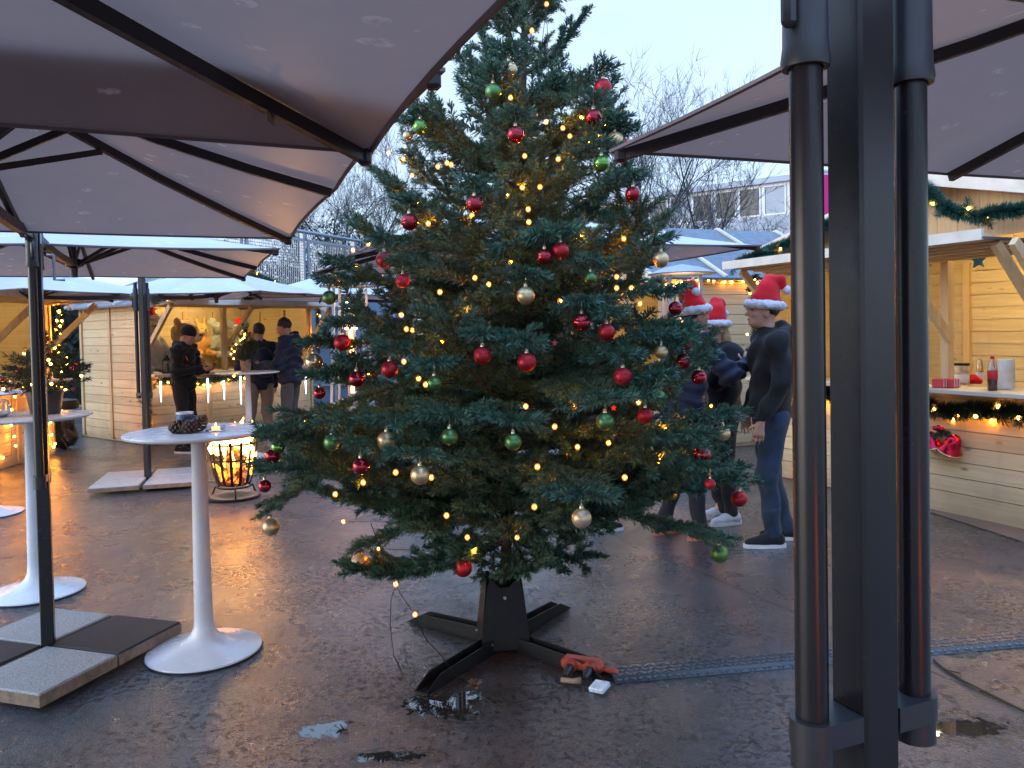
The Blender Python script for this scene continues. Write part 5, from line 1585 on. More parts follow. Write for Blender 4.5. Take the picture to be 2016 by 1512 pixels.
# ------------------------------------------------------------------ cable ramp, socket block, cables
ra_, rb_ = gnd(1203, 1332), gnd(2085, 1254)
dr = (rb_ - ra_).normalized(); ds = Vector((-dr.y, dr.x, 0)); Lr = (rb_ - ra_).length
cr_ = thing('cable_ramp', 'black rubber cable ramp with diamond tread running right from the tree stand', 'cable ramp', ra_)
w_ = .078
b = MB(); b.poly([ra_ - ds * w_ + ZV * .002, ra_ - ds * (w_ - .03) + ZV * .020, ra_ + ds * (w_ - .03) + ZV * .020, ra_ + ds * w_ + ZV * .002], dr * Lr); b.build('body', M['rubber'], cr_)
b = MB()
nx = int(Lr / .034)
for i in range(nx):
    for j, (o, zz, tl_) in enumerate(((-.062, .0115, .5), (-.034, .0215, .0), (-.0, .0215, 0), (.034, .0215, 0), (.062, .0115, -.5))):
        c = ra_ + dr * (.02 + i * .034 + (.017 if j % 2 else 0)) + ds * o + ZV * zz
        an = .7 if (i + j) % 2 else -.7
        xx = dr * math.cos(an) + ds * math.sin(an); yy = ds * math.cos(an) - dr * math.sin(an)
        zt = (ZV - ds * tl_ * 1.2 * (-1)).normalized() if False else ZV
        b.box(c, (.026, .010, .006), xx, yy, zt)
b.build('tread', M['galv'] if False else mat('worn_tread', (.085, .10, .125), .33, var=.2), cr_)
sp = gnd(1148, 1322)
sb = thing('socket_block', 'orange-red outdoor socket block with two plugs lying by the tree stand', 'socket block', sp)
xd = Vector((.9, -.35, 0)).normalized(); yd = Vector((-xd.y, xd.x, 0))
b = MB(); b.box(sp + ZV * .035, (.20, .075, .06), xd, yd, ZV, bev=.018); b.bar(sp + xd * .09 + ZV * .03, sp + xd * .17 + ZV * .016, .03, .022, bev=.006)
for f in (-.05, .04): b.tube([sp + xd * f - yd * .03 + ZV * .034, sp + xd * f - yd * .048 + ZV * .032], [.034, .030], 14)
b.build('housing', M['orange_plastic'], sb, True, True, angle=40)
for i, f in enumerate((-.05, .04)):
    a_ = sp + xd * f - yd * .045 + ZV * .032
    b = MB(); b.tube([a_, a_ - yd * .03 - ZV * .004, a_ - yd * .06 - ZV * .012], [.021, .019, .010], 12); b.build('plug', M['rubber'], sb, True, True, angle=40)
tgp = gnd(1180, 1352, .02)
b = MB(); b.box(tgp, (.075, .065, .022), (Vector((.75, -.6, .1))).normalized(), (Vector((.6, .75, .25))).normalized(), (Vector((-.15, -.1, 1))).normalized(), bev=.004)
tag(b.build('plug_adapter', M['tag_white'], None, loc=tgp), 'pale blue plug adapter with a worn label in front of the socket block', 'plug adapter')
pa = gnd(1105, 1338, .012)
b = MB(); b.tube([pa, pa + Vector((.05, -.02, 0)), pa + Vector((.085, -.03, .006))], [.012, .012, .017], 10)
tag(b.build('plug', M['slab_side'], None, True, True, loc=pa), 'brown plug with a chrome collar lying left of the socket block', 'plug')
cbl = thing('cable', 'thin black cable lying across the paving from the ramp to the right', 'cable', gnd(1845, 1300))
b = MB(); b.tube([gnd(u, v, .008) for u, v in ((1838, 1298), (1860, 1318), (1895, 1338), (1890, 1325), (1860, 1318), (1900, 1342), (2016, 1400), (2100, 1440))], .005, 6); b.build('sheath', M['cable'], cbl)
cl = gnd(936, 1352, .03)
b = MB(); 
for k in range(26):
    a = k * 2.4; d_ = Vector((math.cos(a), math.sin(a), .5 + .5 * math.sin(k))).normalized()
    b.tube([cl, cl + d_ * .022, cl + d_ * .04], [.006, .005, .002], 5)
tag(b.build('pine_cone', M['cone'], None, loc=cl), 'dark pine cone lying in the puddle in front of the tree stand', 'pine cone')
# fallen leaves and grit
M['leaf'] = mat('wet_leaf', (.055, .032, .020), .45, island=.4)
rl = random.Random(12)
for i, (u, v) in enumerate(((505, 975), (485, 978), (930, 1190), (1490, 1010), (1400, 1165), (1480, 1245), (1730, 1160), (1870, 1165), (1500, 1300), (250, 1070), (560, 1390), (270, 1290), (1330, 1185), (1905, 1150), (985, 1235))):
    p = gnd(u, v, .006); sz = rl.uniform(.012, .024); a = rl.uniform(0, 6)
    b = MB(); pts = []
    for k in range(9):
        th = 2 * PI * k / 9; rr = sz * (.55 + .45 * abs(math.cos(th))) * rl.uniform(.75, 1.1)
        pts.append(p + Vector((math.cos(th + a) * rr, math.sin(th + a) * rr * .8, rl.uniform(0, .012))))
    b.add([tuple(q) for q in pts] + [tuple(p + ZV * .008)], [(k, (k + 1) % 9, 9) for k in range(9)])
    tag(b.build('leaf', M['leaf'], None, loc=p), 'curled wet brown leaf lying on the open asphalt', 'leaf', 'wet leaves on the ground')
# black waste sack on a folding frame by the left stall
pw_ = gnd(122, 884)
ws = thing('waste_sack_stand', 'black waste sack in a folding frame beside the far left stall', 'waste sack', (pw_.x, pw_.y, 0))
sdf = SDF(.04); sdf.ell((0, 0, .32), (.19, .17, .30)); sdf.ell((.02, 0, .16), (.20, .17, .15)); sdf.noise = folds(.012, 40, 34, 1)
M['sack'] = mat('black_bin_liner', (.014, .015, .018), .22, var=.3, bump=.4, bs=45)
sdf.mesh(.016).build('sack', M['sack'], ws, False, True)
b = MB(); b.lathe([(.20, .58), (.235, .58), (.24, .64), (.22, .70), (0, .73)], (0, 0, 0), 24); b.build('lid', M['black'], ws, False, True, angle=40)
for sx in (-1, 1):
    b = MB(); b.tube([(sx * .22, -.16, .60), (-sx * .02, -.2, .33), (-sx * .25, -.24, .0)], .010, 6); b.build('leg', M['black'], ws, False)
# ------------------------------------------------------------------ things on the right stall's counter
def sr(x, y, z): return loc2(SR, (x, y, z))
CZ = 1.04
M['foil_red'] = mat('red_foil', (.55, .015, .05), .16, metal=.85, var=.2, bump=.25, bs=50)
def counter_thing(name, label, cat, x, y, parts, group=None):
    p = sr(x, y, CZ)
    t = thing(name, label, cat, p, 0, group)
    for (nm, prof, m, n) in parts:
        b = MB(); b.lathe(prof, (0, 0, 0), n); b.build(nm, m, t, False, True, angle=40)
    return t
wr = mat('red_white_paper', (.55, .05, .06), .6, var=.1)
for i, (u, v, lab) in enumerate(((1852, 763, 'left red and white patterned treat box on the counter'), (1873, 763, 'right red and white patterned treat box on the counter'))):
    # solve for the counter point seen at that pixel
    rr_ = ray(u, v); q = CAMP + rr_ * ((CZ - CH) / rr_.z)
    t = thing('treat_box', lab, 'treat box', q, .5, 'red treat boxes on the counter')
    b = MB(); b.box((0, 0, .036), (.10, .09, .07), bev=.006); b.build('box', wr, t, False)
    b = MB()
    for k in (-.03, 0, .03): b.box((k, -.0465, .036), (.008, .003, .06))
    b.build('stripe', M['white_stripe'], t, False)
def cpt(u, v): rr_ = ray(u, v); return CAMP + rr_ * ((CZ - CH) / rr_.z)
def lathe_on(name, label, cat, u, v, parts, group=None):
    t = thing(name, label, cat, cpt(u, v), 0, group)
    for (nm, prof, m) in parts:
        b = MB(); b.lathe(prof, (0, 0, 0), 28); b.build(nm, m, t, False, True, angle=40)
    return t
tinm = mat('cream_printed_tin', (.55, .48, .30), .4, var=.45, vs=24)
lathe_on('tin', 'cream printed tin with a dark lid beside the post of the right stall', 'tin', 1893, 757, [('can', [(0, .001), (.058, .001), (.06, .004), (.06, .165), (0, .166)], tinm), ('lid', [(.061, .16), (.062, .175), (.058, .18), (0, .18)], M['black']), ('label', [(.0605, .02), (.0612, .022), (.0612, .085), (.0605, .087)], M['white_metal'])])
lathe_on('cup', 'white cup with a golden candle behind the red cloth', 'cup', 1929, 752, [('cup', [(0, .001), (.035, .001), (.04, .085), (.036, .085), (.03, .01), (0, .008)], M['white_metal']), ('candle', [(0, .07), (.026, .072), (.03, .10), (.024, .15), (.018, .19), (0, .20)], BM['AG'])])
M['cola'] = mat('dark_cola', (.030, .010, .008), .08, var=.1, coat=.6)
M['pet'] = M['clear']
lathe_on('cola_bottle', 'cola bottle with a red label on the front of the counter', 'bottle', 1954, 769, [
    ('bottle', [(0, .135), (.034, .135), (.035, .16), (.030, .195), (.016, .225), (.013, .24), (0, .24)], M['clear']), ('cola', [(0, .001), (.030, .001), (.034, .012), (.032, .05), (.0345, .085), (.0345, .135), (0, .135)], M['cola']),
    ('label', [(.0352, .09), (.036, .092), (.036, .150), (.0352, .152)], mat('red_label', (.50, .01, .03), .35, var=.15, vs=30)), ('bottle_cap', [(.0145, .238), (.0145, .258), (.012, .26), (0, .26)], M['cl_red'])])
lathe_on('paper_towel_roll', 'white paper towel roll right of the cola bottle', 'paper towel', 1981, 765, [('roll', [(.02, .001), (.058, .001), (.06, .006), (.06, .225), (.058, .23), (.02, .23), (.02, .001)], mat('paper', (.66, .64, .60), .9, bump=.3, bs=120))])
q = cpt(1920, 756)
s_ = SDF(.02); s_.ell((q.x, q.y, CZ + .03), (.055, .05, .035)); s_.ell((q.x - .02, q.y + .01, CZ + .055), (.03, .03, .03)); s_.cut((q.x, q.y, CZ + .001), (0, 0, -1)); s_.noise = folds(.006, 60, 60)
tag(s_.mesh(.008).build('cloth_napkin', M['cl_red'], None, True, True, loc=(q.x, q.y, CZ)), 'crumpled red cloth on the counter before the white cup', 'cloth')
# foil bells on the stall front
def bells(p, lab):
    t = thing('bell_ornament', lab, 'bell ornament', p)
    for i, (dx, tilt) in enumerate(((-.075, -.35), (.06, .45))):
        ax = Vector((math.sin(tilt), -.1, math.cos(tilt))).normalized()
        c = Vector((dx, 0, -.20))
        b = MB(); b.lathe([(.012, .15), (.030, .145), (.050, .125), (.060, .08), (.068, .04), (.092, .0), (.094, -.006), (.086, .0), (.06, .045), (0, .10)], c, 28, Z=ax); b.build('bell', M['foil_red'], t, False, True, angle=60)
        b = MB(); b.lathe([(.088, -.004), (.096, -.008), (.097, .004), (.09, .006)], c, 28, Z=ax); b.build('bell_rim', BM['AG'], t, False, True)
        b = MB(); b.ball(c - ax * .012, .018, 10); b.build('clapper', BM['AG'], t, False, True)
    r = np.random.default_rng(2); nd = MB()
    for k in range(14):
        d_ = Vector(tuple(r.normal(0, 1, 3))).normalized() * .08; needle_rod(nd, [Vector((0, -.01, -.06)), Vector((0, -.03, -.06)) + Vector((d_.x, d_.y * .4, d_.z * .6))], 900, .025, .004, r, .9)
    nd.build('sprig', M['needle'], t, False)
    b = MB(); b.ball((0, -.05, -.015), .025, 10); b.ball((-.035, -.05, -.02), .02, 10); b.ball((.035, -.05, -.02), .02, 10); b.build('bow', M['foil_red'], t, False, True)
    return t
# where the front plane of the stall is met by the ray through the photo's bells
def sr_plane(u, v, off=-.08):
    n_ = Vector((-.905, -.426, 0)).normalized(); o_ = SR_O + n_ * (-off)
    r_ = ray(u, v); return CAMP + r_ * ((o_ - CAMP).dot(n_) / r_.dot(n_))
bp_ = sr_plane(1856, 838, -.06)
bt_ = bells(bp_, 'pair of shiny red foil bells with a fir sprig on the right stall front')
bt_.rotation_euler = (0, 0, math.atan2(SR_D.y, SR_D.x)); WM.pop(bt_.name, None)
# blue star hanging inside the right stall
ps_ = sr_plane(1928, 512, .45)
hs = thing('hanging_star', 'dark teal star hanging from a branch inside the right stall', 'star', ps_)
o_ = []
fr_ = SR_D
for k in range(10):
    a = PI / 2 + k * PI / 5; rr = .075 if k % 2 == 0 else .034
    o_.append(fr_ * (math.cos(a) * rr) + ZV * (math.sin(a) * rr))
b = MB(); b.poly(o_, Vector((-fr_.y, fr_.x, 0)) * -.02); b.build('star', mat('teal_felt', (.02, .10, .14), .8), hs, False)
b = MB(); b.tube([(0, 0, .07), (0, 0, .16), (.18 * fr_.x, .18 * fr_.y, .24), (.42 * fr_.x, .42 * fr_.y, .36)], [.003, .005, .008, .012], 6); b.build('branch', M['wood_d'], hs, False)
# orange paper lantern-like jar below the counter gap and lantern on the plush toy stall
pl = loc2(SL, (.24, -.12, 1.04))
ln_ = thing('lantern', 'small black lantern at the left end of the plush toy stall counter', 'lantern', pl)
b = MB(); b.lathe([(0, 0), (.075, 0), (.078, .012), (0, .016)], (0, 0, 0), 20); b.build('base', M['black'], ln_, False, True, angle=40)
b = MB(); b.lathe([(.07, .19), (.045, .22), (.02, .235), (.018, .26), (0, .27)], (0, 0, 0), 20); b.ring((0, 0, .29), .025, .004, 14, 5, Z=(0, 1, 0)); b.build('hood', M['black'], ln_, False, True, angle=40)
for k in range(4):
    a = k * PI / 2 + .4; b = MB(); b.tube([(.06 * math.cos(a), .06 * math.sin(a), .012), (.06 * math.cos(a), .06 * math.sin(a), .2)], .005, 5); b.build('bar', M['black'], ln_, False)
b = MB(); b.lathe([(0, .012), (.035, .012), (.035, .15), (0, .15)], (0, 0, 0), 16); b.build('candle', M['rubber'], ln_, False, True, angle=40)
# ------------------------------------------------------------------ plush toys in the stall
def plush(label, p, S, face, body, belly, hat=None, kind='bear', yaw=0.0):
    t = thing('plush_toy', label, 'plush toy', p, yaw, 'plush toys in the stall')
    s = SDF(.05)
    s.ell((0, 0, .34), (.23, .19, .30)); s.ell((0, -.03, .75), (.175, .165, .165))
    for sx in (-1, 1):
        s.cap((sx * .17, -.02, .50), (sx * .27, -.13, .28), .075, .065)
        s.cap((sx * .13, -.08, .12), (sx * .19, -.32, .08), .095, .085)
        if kind == 'bear': s.ell((sx * .13, -.01, .90), (.055, .035, .055), k=.015)
        elif kind == 'mouse': s.ell((sx * .19, .0, .90), (.12, .035, .12), k=.015)
        else: s.cap((sx * .09, 0, .88), (sx * .12, .02, 1.06), .045, .03, k=.02)
    s.noise = folds(.008, 45, 50, S)
    s.mesh(.018).build('body', body, t, False, True)
    b = MB(); b.ball((0, -.185, .70), .075, 14, 0, (1.15, .8, .85)); b.build('muzzle', belly, t, False, True)
    b = MB(); b.ball((0, -.25, .735), .026, 10, 0, (1.2, .8, .8)); b.build('nose', M['eye'], t, False, True)
    for sx in (-1, 1):
        b = MB(); b.ball((sx * .07, -.165, .79), .018, 8); b.build('eye', M['eye'], t, False, True)
    if hat:
        h = SDF(.03); h.cap((0, -.02, .87), (.02, 0, 1.0), .135, .07); h.cap((.02, 0, 1.0), (.14, .02, 1.02), .07, .02); h.cut((0, 0, .86), (0, -.1, -1)); h.mesh(.018).build('hat', hat, t, False, True)
        b = MB(); b.ring((0, -.02, .87), .14, .03, 20, 8, Z=(0, .08, 1)); b.build('hat_band', M['cl_white'], t, False, True)
    t.scale = (S, S, S)
    return t
PB = {k: mat('plush_' + k, c, .95, bump=1.0, bs=90, var=.15, sheen=.2) for k, c in dict(white=(.60, .60, .57), beige=(.40, .27, .15), grey=(.22, .24, .23), orange=(.52, .26, .06), cream=(.55, .46, .34), brown=(.15, .085, .05)).items()}
yw = math.atan2(SL_D.y, SL_D.x)
def sl_(x, y, z): return loc2(SL, (x, y, z))
sh = MB(); sh.box((1.45, 1.62, .98), (2.7, .8, .03)); sh.build('shelf', M['wood_c'], SL, False)
sh = MB(); sh.box((1.45, .62, .60), (2.7, .7, .03)); sh.build('shelf', M['wood_c'], SL, False)
plush('big white plush bear in a red hat at the left of the toy stall', sl_(.42, .75, 1.0), 1.0, 0, PB['white'], PB['white'], M['cl_red'], 'bear', yw)
plush('smaller white plush bear in a red hat below the big one', sl_(.70, .42, .80), .62, 0, PB['white'], PB['cream'], M['cl_red'], 'bear', yw)
plush('giant beige plush bear beside the central post of the toy stall', sl_(.98, .75, .66), 1.28, 0, PB['beige'], PB['cream'], None, 'bear', yw + .5)
plush('orange plush rabbit hanging right of the central post', sl_(1.72, 1.5, 1.22), .62, 0, PB['orange'], PB['cream'], None, 'rabbit', yw)
plush('grey plush toy with round ears in the middle of the right half', sl_(2.05, 1.45, 1.16), .72, 0, PB['grey'], PB['white'], None, 'mouse', yw)
plush('grey plush toy with a red hat at the right of the toy stall', sl_(2.42, 1.45, 1.12), .72, 0, PB['grey'], PB['white'], M['cl_red'], 'mouse', yw)
plush('cream plush bear low on the right of the toy stall', sl_(2.45, .55, .75), .70, 0, PB['cream'], PB['white'], None, 'bear', yw)
plush('small brown plush bear between the two grey ones', sl_(2.2, .62, .72), .55, 0, PB['brown'], PB['cream'], None, 'bear', yw)
# ------------------------------------------------------------------ people (local frame: x right, y forward, z up)
def hand(s, w, d, n, side, curl=.5, sp=1.0):
    """hand at wrist w, pointing along d, n = back of the hand, side = +1 when the thumb lies towards d x n"""
    w, d, n = Vector(w), Vector(d).normalized(), Vector(n)
    n = (n - d * n.dot(d)).normalized(); x = d.cross(n) * side
    s.cap(w - d * .03, w + d * .01, .026, .026, .015)
    for k in (-1, 0, 1): s.cap(w + d * .015 + x * (.012 * k), w + d * .082 + x * (.024 * k), .017, .0135, .012)
    for i, (o, l) in enumerate(((.032, .066), (.011, .076), (-.011, .070), (-.031, .054))):
        b = w + d * (.088 - .003 * abs(i - 1)) + x * (o * sp)
        c1 = curl * (.55 + .12 * i); c2 = curl * (1.35 + .15 * i)
        d1 = (d * math.cos(c1) - n * math.sin(c1) + x * (o * 1.6 * sp)).normalized()
        d2 = (d * math.cos(c2) - n * math.sin(c2) + x * (o * .8 * sp)).normalized()
        m_ = b + d1 * (l * .55); s.cap(b - d * .012, m_, .0092, .0082, .004); s.cap(m_, m_ + d2 * (l * .48), .0082, .0066, .003)
    tb = w + d * .022 + x * .028; t1 = tb + (d * .55 + x * .75 - n * .15).normalized() * .042
    s.cap(tb, t1, .0125, .0095, .008); s.cap(t1, t1 + (d * .85 + x * .3 - n * .3).normalized() * .034, .0092, .0075, .004)
POSE0 = dict(pel=(0, 0, .95), che=(0, .0, 1.30), nec=(0, -.01, 1.50), head=(0, .02, 1.655), hy=0.0, hp=0.0,
             shL=(-.185, -.01, 1.435), shR=(.185, -.01, 1.435), elL=(-.235, -.03, 1.15), elR=(.235, -.03, 1.15), wrL=(-.235, .05, .90), wrR=(.235, .05, .90),
             hL=(-.02, .12, -1), hR=(.02, .12, -1), nL=(-1, .1, 0), nR=(1, .1, 0), cuL=.45, cuR=.45,
             hiL=(-.095, 0, .93), hiR=(.095, 0, .93), knL=(-.10, .03, .50), knR=(.10, .03, .50), anL=(-.105, -.02, .085), anR=(.105, -.02, .085), fyL=.12, fyR=-.12)
def person(label, p, yaw, H, group, top, legs, shoes, sole, skin='skin', hair='hair_dark', hat=None, hood=None, puffy=.0, hem=.86, res=.0075, pose={}, longhair=False, legw=1.0, collar=None):
    J = dict(POSE0); J.update(pose)
    V_ = {k: Vector(v) for k, v in J.items() if isinstance(v, tuple)}
    t = thing('person', label, 'person', (p[0], p[1], 0), yaw, group)
    k_ = H / 1.78
    t.scale = (k_, k_, k_)
    Rh = Matrix.Rotation(J['hy'], 3, 'Z') @ Matrix.Rotation(-J['hp'], 3, 'X')
    hx, hyv, hz = Rh @ Vector((1, 0, 0)), Rh @ Vector((0, 1, 0)), Rh @ Vector((0, 0, 1))
    hc = V_['head']
    hp = lambda x, y, z: hc + hx * x + hyv * y + hz * z
    s = SDF(.03)
    s.ell(hp(0, -.015, .03), (.074, .093, .097), hx, hz); s.ell(hp(0, .028, -.035), (.058, .064, .082), hx, hz); s.ell(hp(0, .055, -.092), (.030, .030, .024), hx, hz, k=.03)
    s.cap(hp(0, .088, .005), hp(0, .110, -.030), .0095, .0145, .014); s.cap(hp(-.03, .078, .022), hp(.03, .078, .022), .012, .012, .015)
    s.cap(hp(-.014, .085, -.066), hp(.014, .085, -.066), .009, .009, .010)
    for sx in (-1, 1):
        s.ell(hp(sx * .075, -.012, -.018), (.010, .020, .031), hx, hz, k=.008); s.ell(hp(sx * .036, .062, -.028), (.022, .02, .02), hx, hz, k=.02)
    s.cap(V_['nec'] - ZV * .04, hp(0, -.03, -.06), .058, .054, .03)
    s.ell(V_['che'] + ZV * .02, (.15, .095, .19)); s.ell((V_['che'] + V_['pel']) / 2, (.13, .09, .18)); s.ell(V_['pel'], (.145, .10, .12))
    for q in 'LR':
        s.cap(V_['sh' + q], V_['el' + q], .046, .038); s.cap(V_['el' + q], V_['wr' + q], .037, .026)
        s.cap(V_['hi' + q], V_['kn' + q], .075, .052); s.cap(V_['kn' + q], V_['an' + q], .050, .036); s.cap(V_['an' + q], V_['an' + q] + Vector((0, .10, -.045)), .034, .028)
        hand(s, V_['wr' + q] + V_['h' + q].normalized() * .015, V_['h' + q], V_['n' + q], 1 if q == 'L' else -1, J['cu' + q])
    s.mesh(res).build('body', M[skin], t, False, True)
    for sx in (-1, 1):
        b = MB(); b.ball(hp(sx * .031, .079, .004), .0105, 10); b.build('eye', M['eye'], t, False, True)
    b = MB(); b.tube([hp(-.024, .088, -.066), hp(0, .0965, -.066), hp(.024, .088, -.066)], [.003, .0055, .003], 6); b.build('mouth', M['lips'], t, False, True)
    # jacket
    pf = puffy
    g = SDF(.05)
    ch, pe = V_['che'], V_['pel']
    g.ell(ch + ZV * .03, (.185 + pf, .125 + pf, .20)); g.ell((ch + pe) / 2, (.168 + pf, .125 + pf, .22)); g.ell(pe + ZV * .01, (.178 + pf, .130 + pf, .17))
    g.cap(V_['shL'] - ZV * .01, V_['shR'] - ZV * .01, .070 + pf * .6, .070 + pf * .6); g.cap(V_['nec'] - ZV * .09, V_['nec'] - ZV * .01, .085, .072, .04)
    for q in 'LR':
        w = V_['wr' + q]; e = V_['el' + q]
        g.cap(V_['sh' + q], e, .066 + pf * .8, .056 + pf * .8, .035); g.cap(e, w + (w - e).normalized() * .012, .055 + pf * .8, .041 + pf * .5, .03)
    if hood:
        nb = V_['nec']
        g.cap(nb + Vector((-.085, -.055, -.005)), nb + Vector((0, -.115, .02)), .042, .052, .03); g.cap(nb + Vector((.085, -.055, -.005)), nb + Vector((0, -.115, .02)), .042, .052, .03)
        g.ell(nb + Vector((0, -.12, -.05)), (.10, .06, .09)); g.cap(nb + Vector((-.085, -.05, 0)), nb + Vector((-.045, .06, -.03)), .035, .028, .03); g.cap(nb + Vector((.085, -.05, 0)), nb + Vector((.045, .06, -.03)), .035, .028, .03)
    g.cut((pe.x, pe.y, hem), (0, 0, -1))
    g.noise = folds(.013 + pf * .14, 20, 30 if pf < .02 else 62, H * 7)
    g.mesh(.010).build('jacket', M[top], t, False, True)
    if collar:
        c = MB(); nb = V_['nec']
        c.ring(nb + Vector((0, -.02, .0)), .085, .026, 20, 8, Z=(0, .45, 1)); c.build('collar', M[collar], t, False, True)
    # trousers
    g = SDF(.035)
    g.ell(pe + Vector((0, 0, .0)), (.163, .122, .12))
    for q in 'LR':
        g.cap(V_['hi' + q] - ZV * .02, V_['kn' + q], .094 * legw, .070 * legw, .03); g.cap(V_['kn' + q], V_['an' + q] + ZV * .015, .068 * legw, .052 * legw, .03)
        a = V_['an' + q]; g.cut((0, 0, .045), (0, 0, -1))
    base_f = folds(.007, 16, 24, H * 3)
    g.noise = lambda P: base_f(P) * np.where(P[:, 2] < .28, 1.9, 1.0)
    g.mesh(.010).build('trousers', M[legs], t, False, True)
    for q in 'LR':
        a = V_['an' + q]; fy = J['fy' + q]
        f = Vector((math.sin(-fy), math.cos(fy), 0)); r = Vector((f.y, -f.x, 0))
        z0 = a.z - .085
        s = SDF(.03); b0 = Vector((a.x, a.y, z0))
        s.cap(b0 - f * .045 + ZV * .052, b0 + f * .06 + ZV * .052, .040, .040); s.cap(b0 + f * .06 + ZV * .048, b0 + f * .165 + ZV * .034, .042, .030); s.cap(b0 - f * .02 + ZV * .07, b0 - f * .01 + ZV * .12, .045, .044)
        s.cut(b0 + ZV * .022, (0, 0, -1)); s.cut(b0 + ZV * .125, (0, 0, 1))
        so_ = s.mesh(.008).build('shoe', M[shoes], t, False, True)
        out_ = []
        for k in range(22):
            th = 2 * PI * k / 22; c, sn = math.cos(th), math.sin(th)
            wv = .046 if c > 0 else .041
            out_.append(b0 + f * (.056 + .150 * c) + r * (wv * (abs(sn) ** .8) * (1 if sn > 0 else -1)))
        s = MB(); s.poly([q_ + ZV * .001 for q_ in out_][::-1], (0, 0, .027)); s.build('sole', M[sole], so_, False)
    # hair and headgear
    if hair:
        h = SDF(.02); h.ell(hp(0, -.028, .040), (.083, .094, .098), hx, hz)
        if longhair:
            for sx in (-1, 0, 1): h.chain([hp(sx * .055, -.06, .0), hp(sx * .06, -.075, -.10), hp(sx * .05, -.07, -.20)], [.04, .045, .03])
        h.noise = folds(.004, 80, 60, 1)
        h.cut(hp(0, .058, .03), (hyv - hz * .55)); 
        if not longhair: h.cut(hp(0, 0, -.055), -hz)
        h.mesh(.009).build('hair', M[hair], t, False, True)
    if hat == 'beanie':
        h = SDF(.02); h.ell(hp(0, -.012, .052), (.094, .108, .102), hx, hz); h.noise = folds(.003, 90, 20, 2); h.cut(hp(0, .05, .022), (hyv * .12 - hz)); h.mesh(.009).build('beanie', M['cl_black'], t, False, True)
    elif hat:
        lean, flop = hat                     # lean of the cone (x, y) and where the tip flops to
        b0 = hp(0, -.012, .055)
        p1 = b0 + hz * .10 + hx * lean[0] * .4 + hyv * lean[1] * .4; p2 = b0 + hz * .165 + hx * lean[0] + hyv * lean[1]
        p3 = p2 + hx * flop[0] * .6 + hyv * flop[1] * .6 + hz * .005; p4 = p2 + hx * flop[0] + hyv * flop[1] + ZV * flop[2]
        h = SDF(.03); h.ell(b0, (.098, .112, .09), hx, hz); h.chain([b0 + hz * .03, p1, p2, p3, p4], [.088, .072, .044, .030, .018], .03); h.noise = folds(.008, 26, 34, 3); h.cut(b0 - hz * .015, -hz)
        ho = h.mesh(.009).build('santa_hat', M['cl_red'], t, False, True)
        band = MB(); n = 40; pts = []
        for k in range(n + 1):
            a = 2 * PI * k / n; pts.append(b0 - hz * .012 + hx * (.099 * math.cos(a)) + hyv * (.114 * math.sin(a)))
        fb = SDF(.02)
        for k in range(n): fb.cap(pts[k], pts[k + 1], .027 + .004 * math.sin(k * 2.3), None, .012)
        fb.noise = folds(.005, 110, 90, 5); fb.mesh(.009).build('fur_band', M['cl_white'], ho, False, True)
        pm = MB(); pm.ball(p4 + (p4 - p3).normalized() * .02, .032, 14); pm.build('pompom', M['cl_white'], ho, False, True)
    return t
GR = 'people among the stalls'
# man on the right, seen from his left side, facing left
pr = gnd(1519, 1070)
M1 = person('man in a red hat, black hoodie and jeans standing beside the foreground mast', (pr.x, pr.y), math.radians(88), 1.80, GR, 'cl_black', 'cl_jeans', 'cl_black', 'sole_white', hair='hair_dark', hat=((.02, -.03), (-.02, -.10, -.045)), hood=True, hem=.90, puffy=.012, legw=1.08,
            pose=dict(head=(0, .045, 1.652), hp=-.10, nec=(0, .005, 1.50), wrL=(-.235, .13, .905), elL=(-.24, -.02, 1.16), hL=(-.03, .18, -1), nL=(-1, .25, 0), cuL=.42, elR=(.24, -.03, 1.16), wrR=(.22, .1, .93), anL=(-.10, .02, .085), knL=(-.10, .05, .51), anR=(.10, -.14, .085), knR=(.1, -.02, .5), fyL=0.0, fyR=-.1))
# the hugging couple
pc = gnd(1345, 1056)
M2 = person('man in a red hat and dark quilted jacket hugging a woman', (pc.x + .01, pc.y), math.radians(-68), 1.79, GR, 'cl_navy', 'cl_dark', 'cl_black', 'sole_orange', hair='hair_dark', hat=((-.02, -.02), (.07, .02, -.03)), hood=True, puffy=.022, hem=.80,
            pose=dict(head=(.0, .12, 1.645), hp=-.12, nec=(0, .07, 1.49), che=(0, .05, 1.30), pel=(0, 0, .95), shL=(-.185, .06, 1.43), shR=(.185, .06, 1.43), elR=(.27, .22, 1.20), wrR=(.17, .43, 1.27), hR=(-.3, .6, .55), nR=(.6, -.3, .3), elL=(-.24, .26, 1.22), wrL=(-.12, .46, 1.22), hL=(.3, 1, .1), nL=(-.8, .3, .3), anR=(.13, .04, .085), anL=(-.13, -.1, .085), cuR=.6))
pw2 = gnd(1428, 1018)
M3 = person('laughing woman in a red hat and black coat hugged by a man', (pw2.x - .05, pw2.y - .15), math.radians(100), 1.68, GR, 'cl_black', 'cl_dark', 'shoe_white', 'sole_white', 'skin2', hair='hair_blond', hat=((.03, -.04), (.03, -.13, -.07)), puffy=.015, hem=.70, longhair=True,
            pose=dict(head=(0, .07, 1.64), hy=.35, hp=-.02, elL=(-.28, .16, 1.22), wrL=(-.12, .24, 1.43), hL=(.35, -.05, 1), nL=(-.5, .8, 0), cuL=.6, elR=(.25, .08, 1.17), wrR=(.16, .3, 1.12), hR=(-.3, 1, .1), nR=(.3, .1, 1)))
ph4 = gnd(1200, 1044)
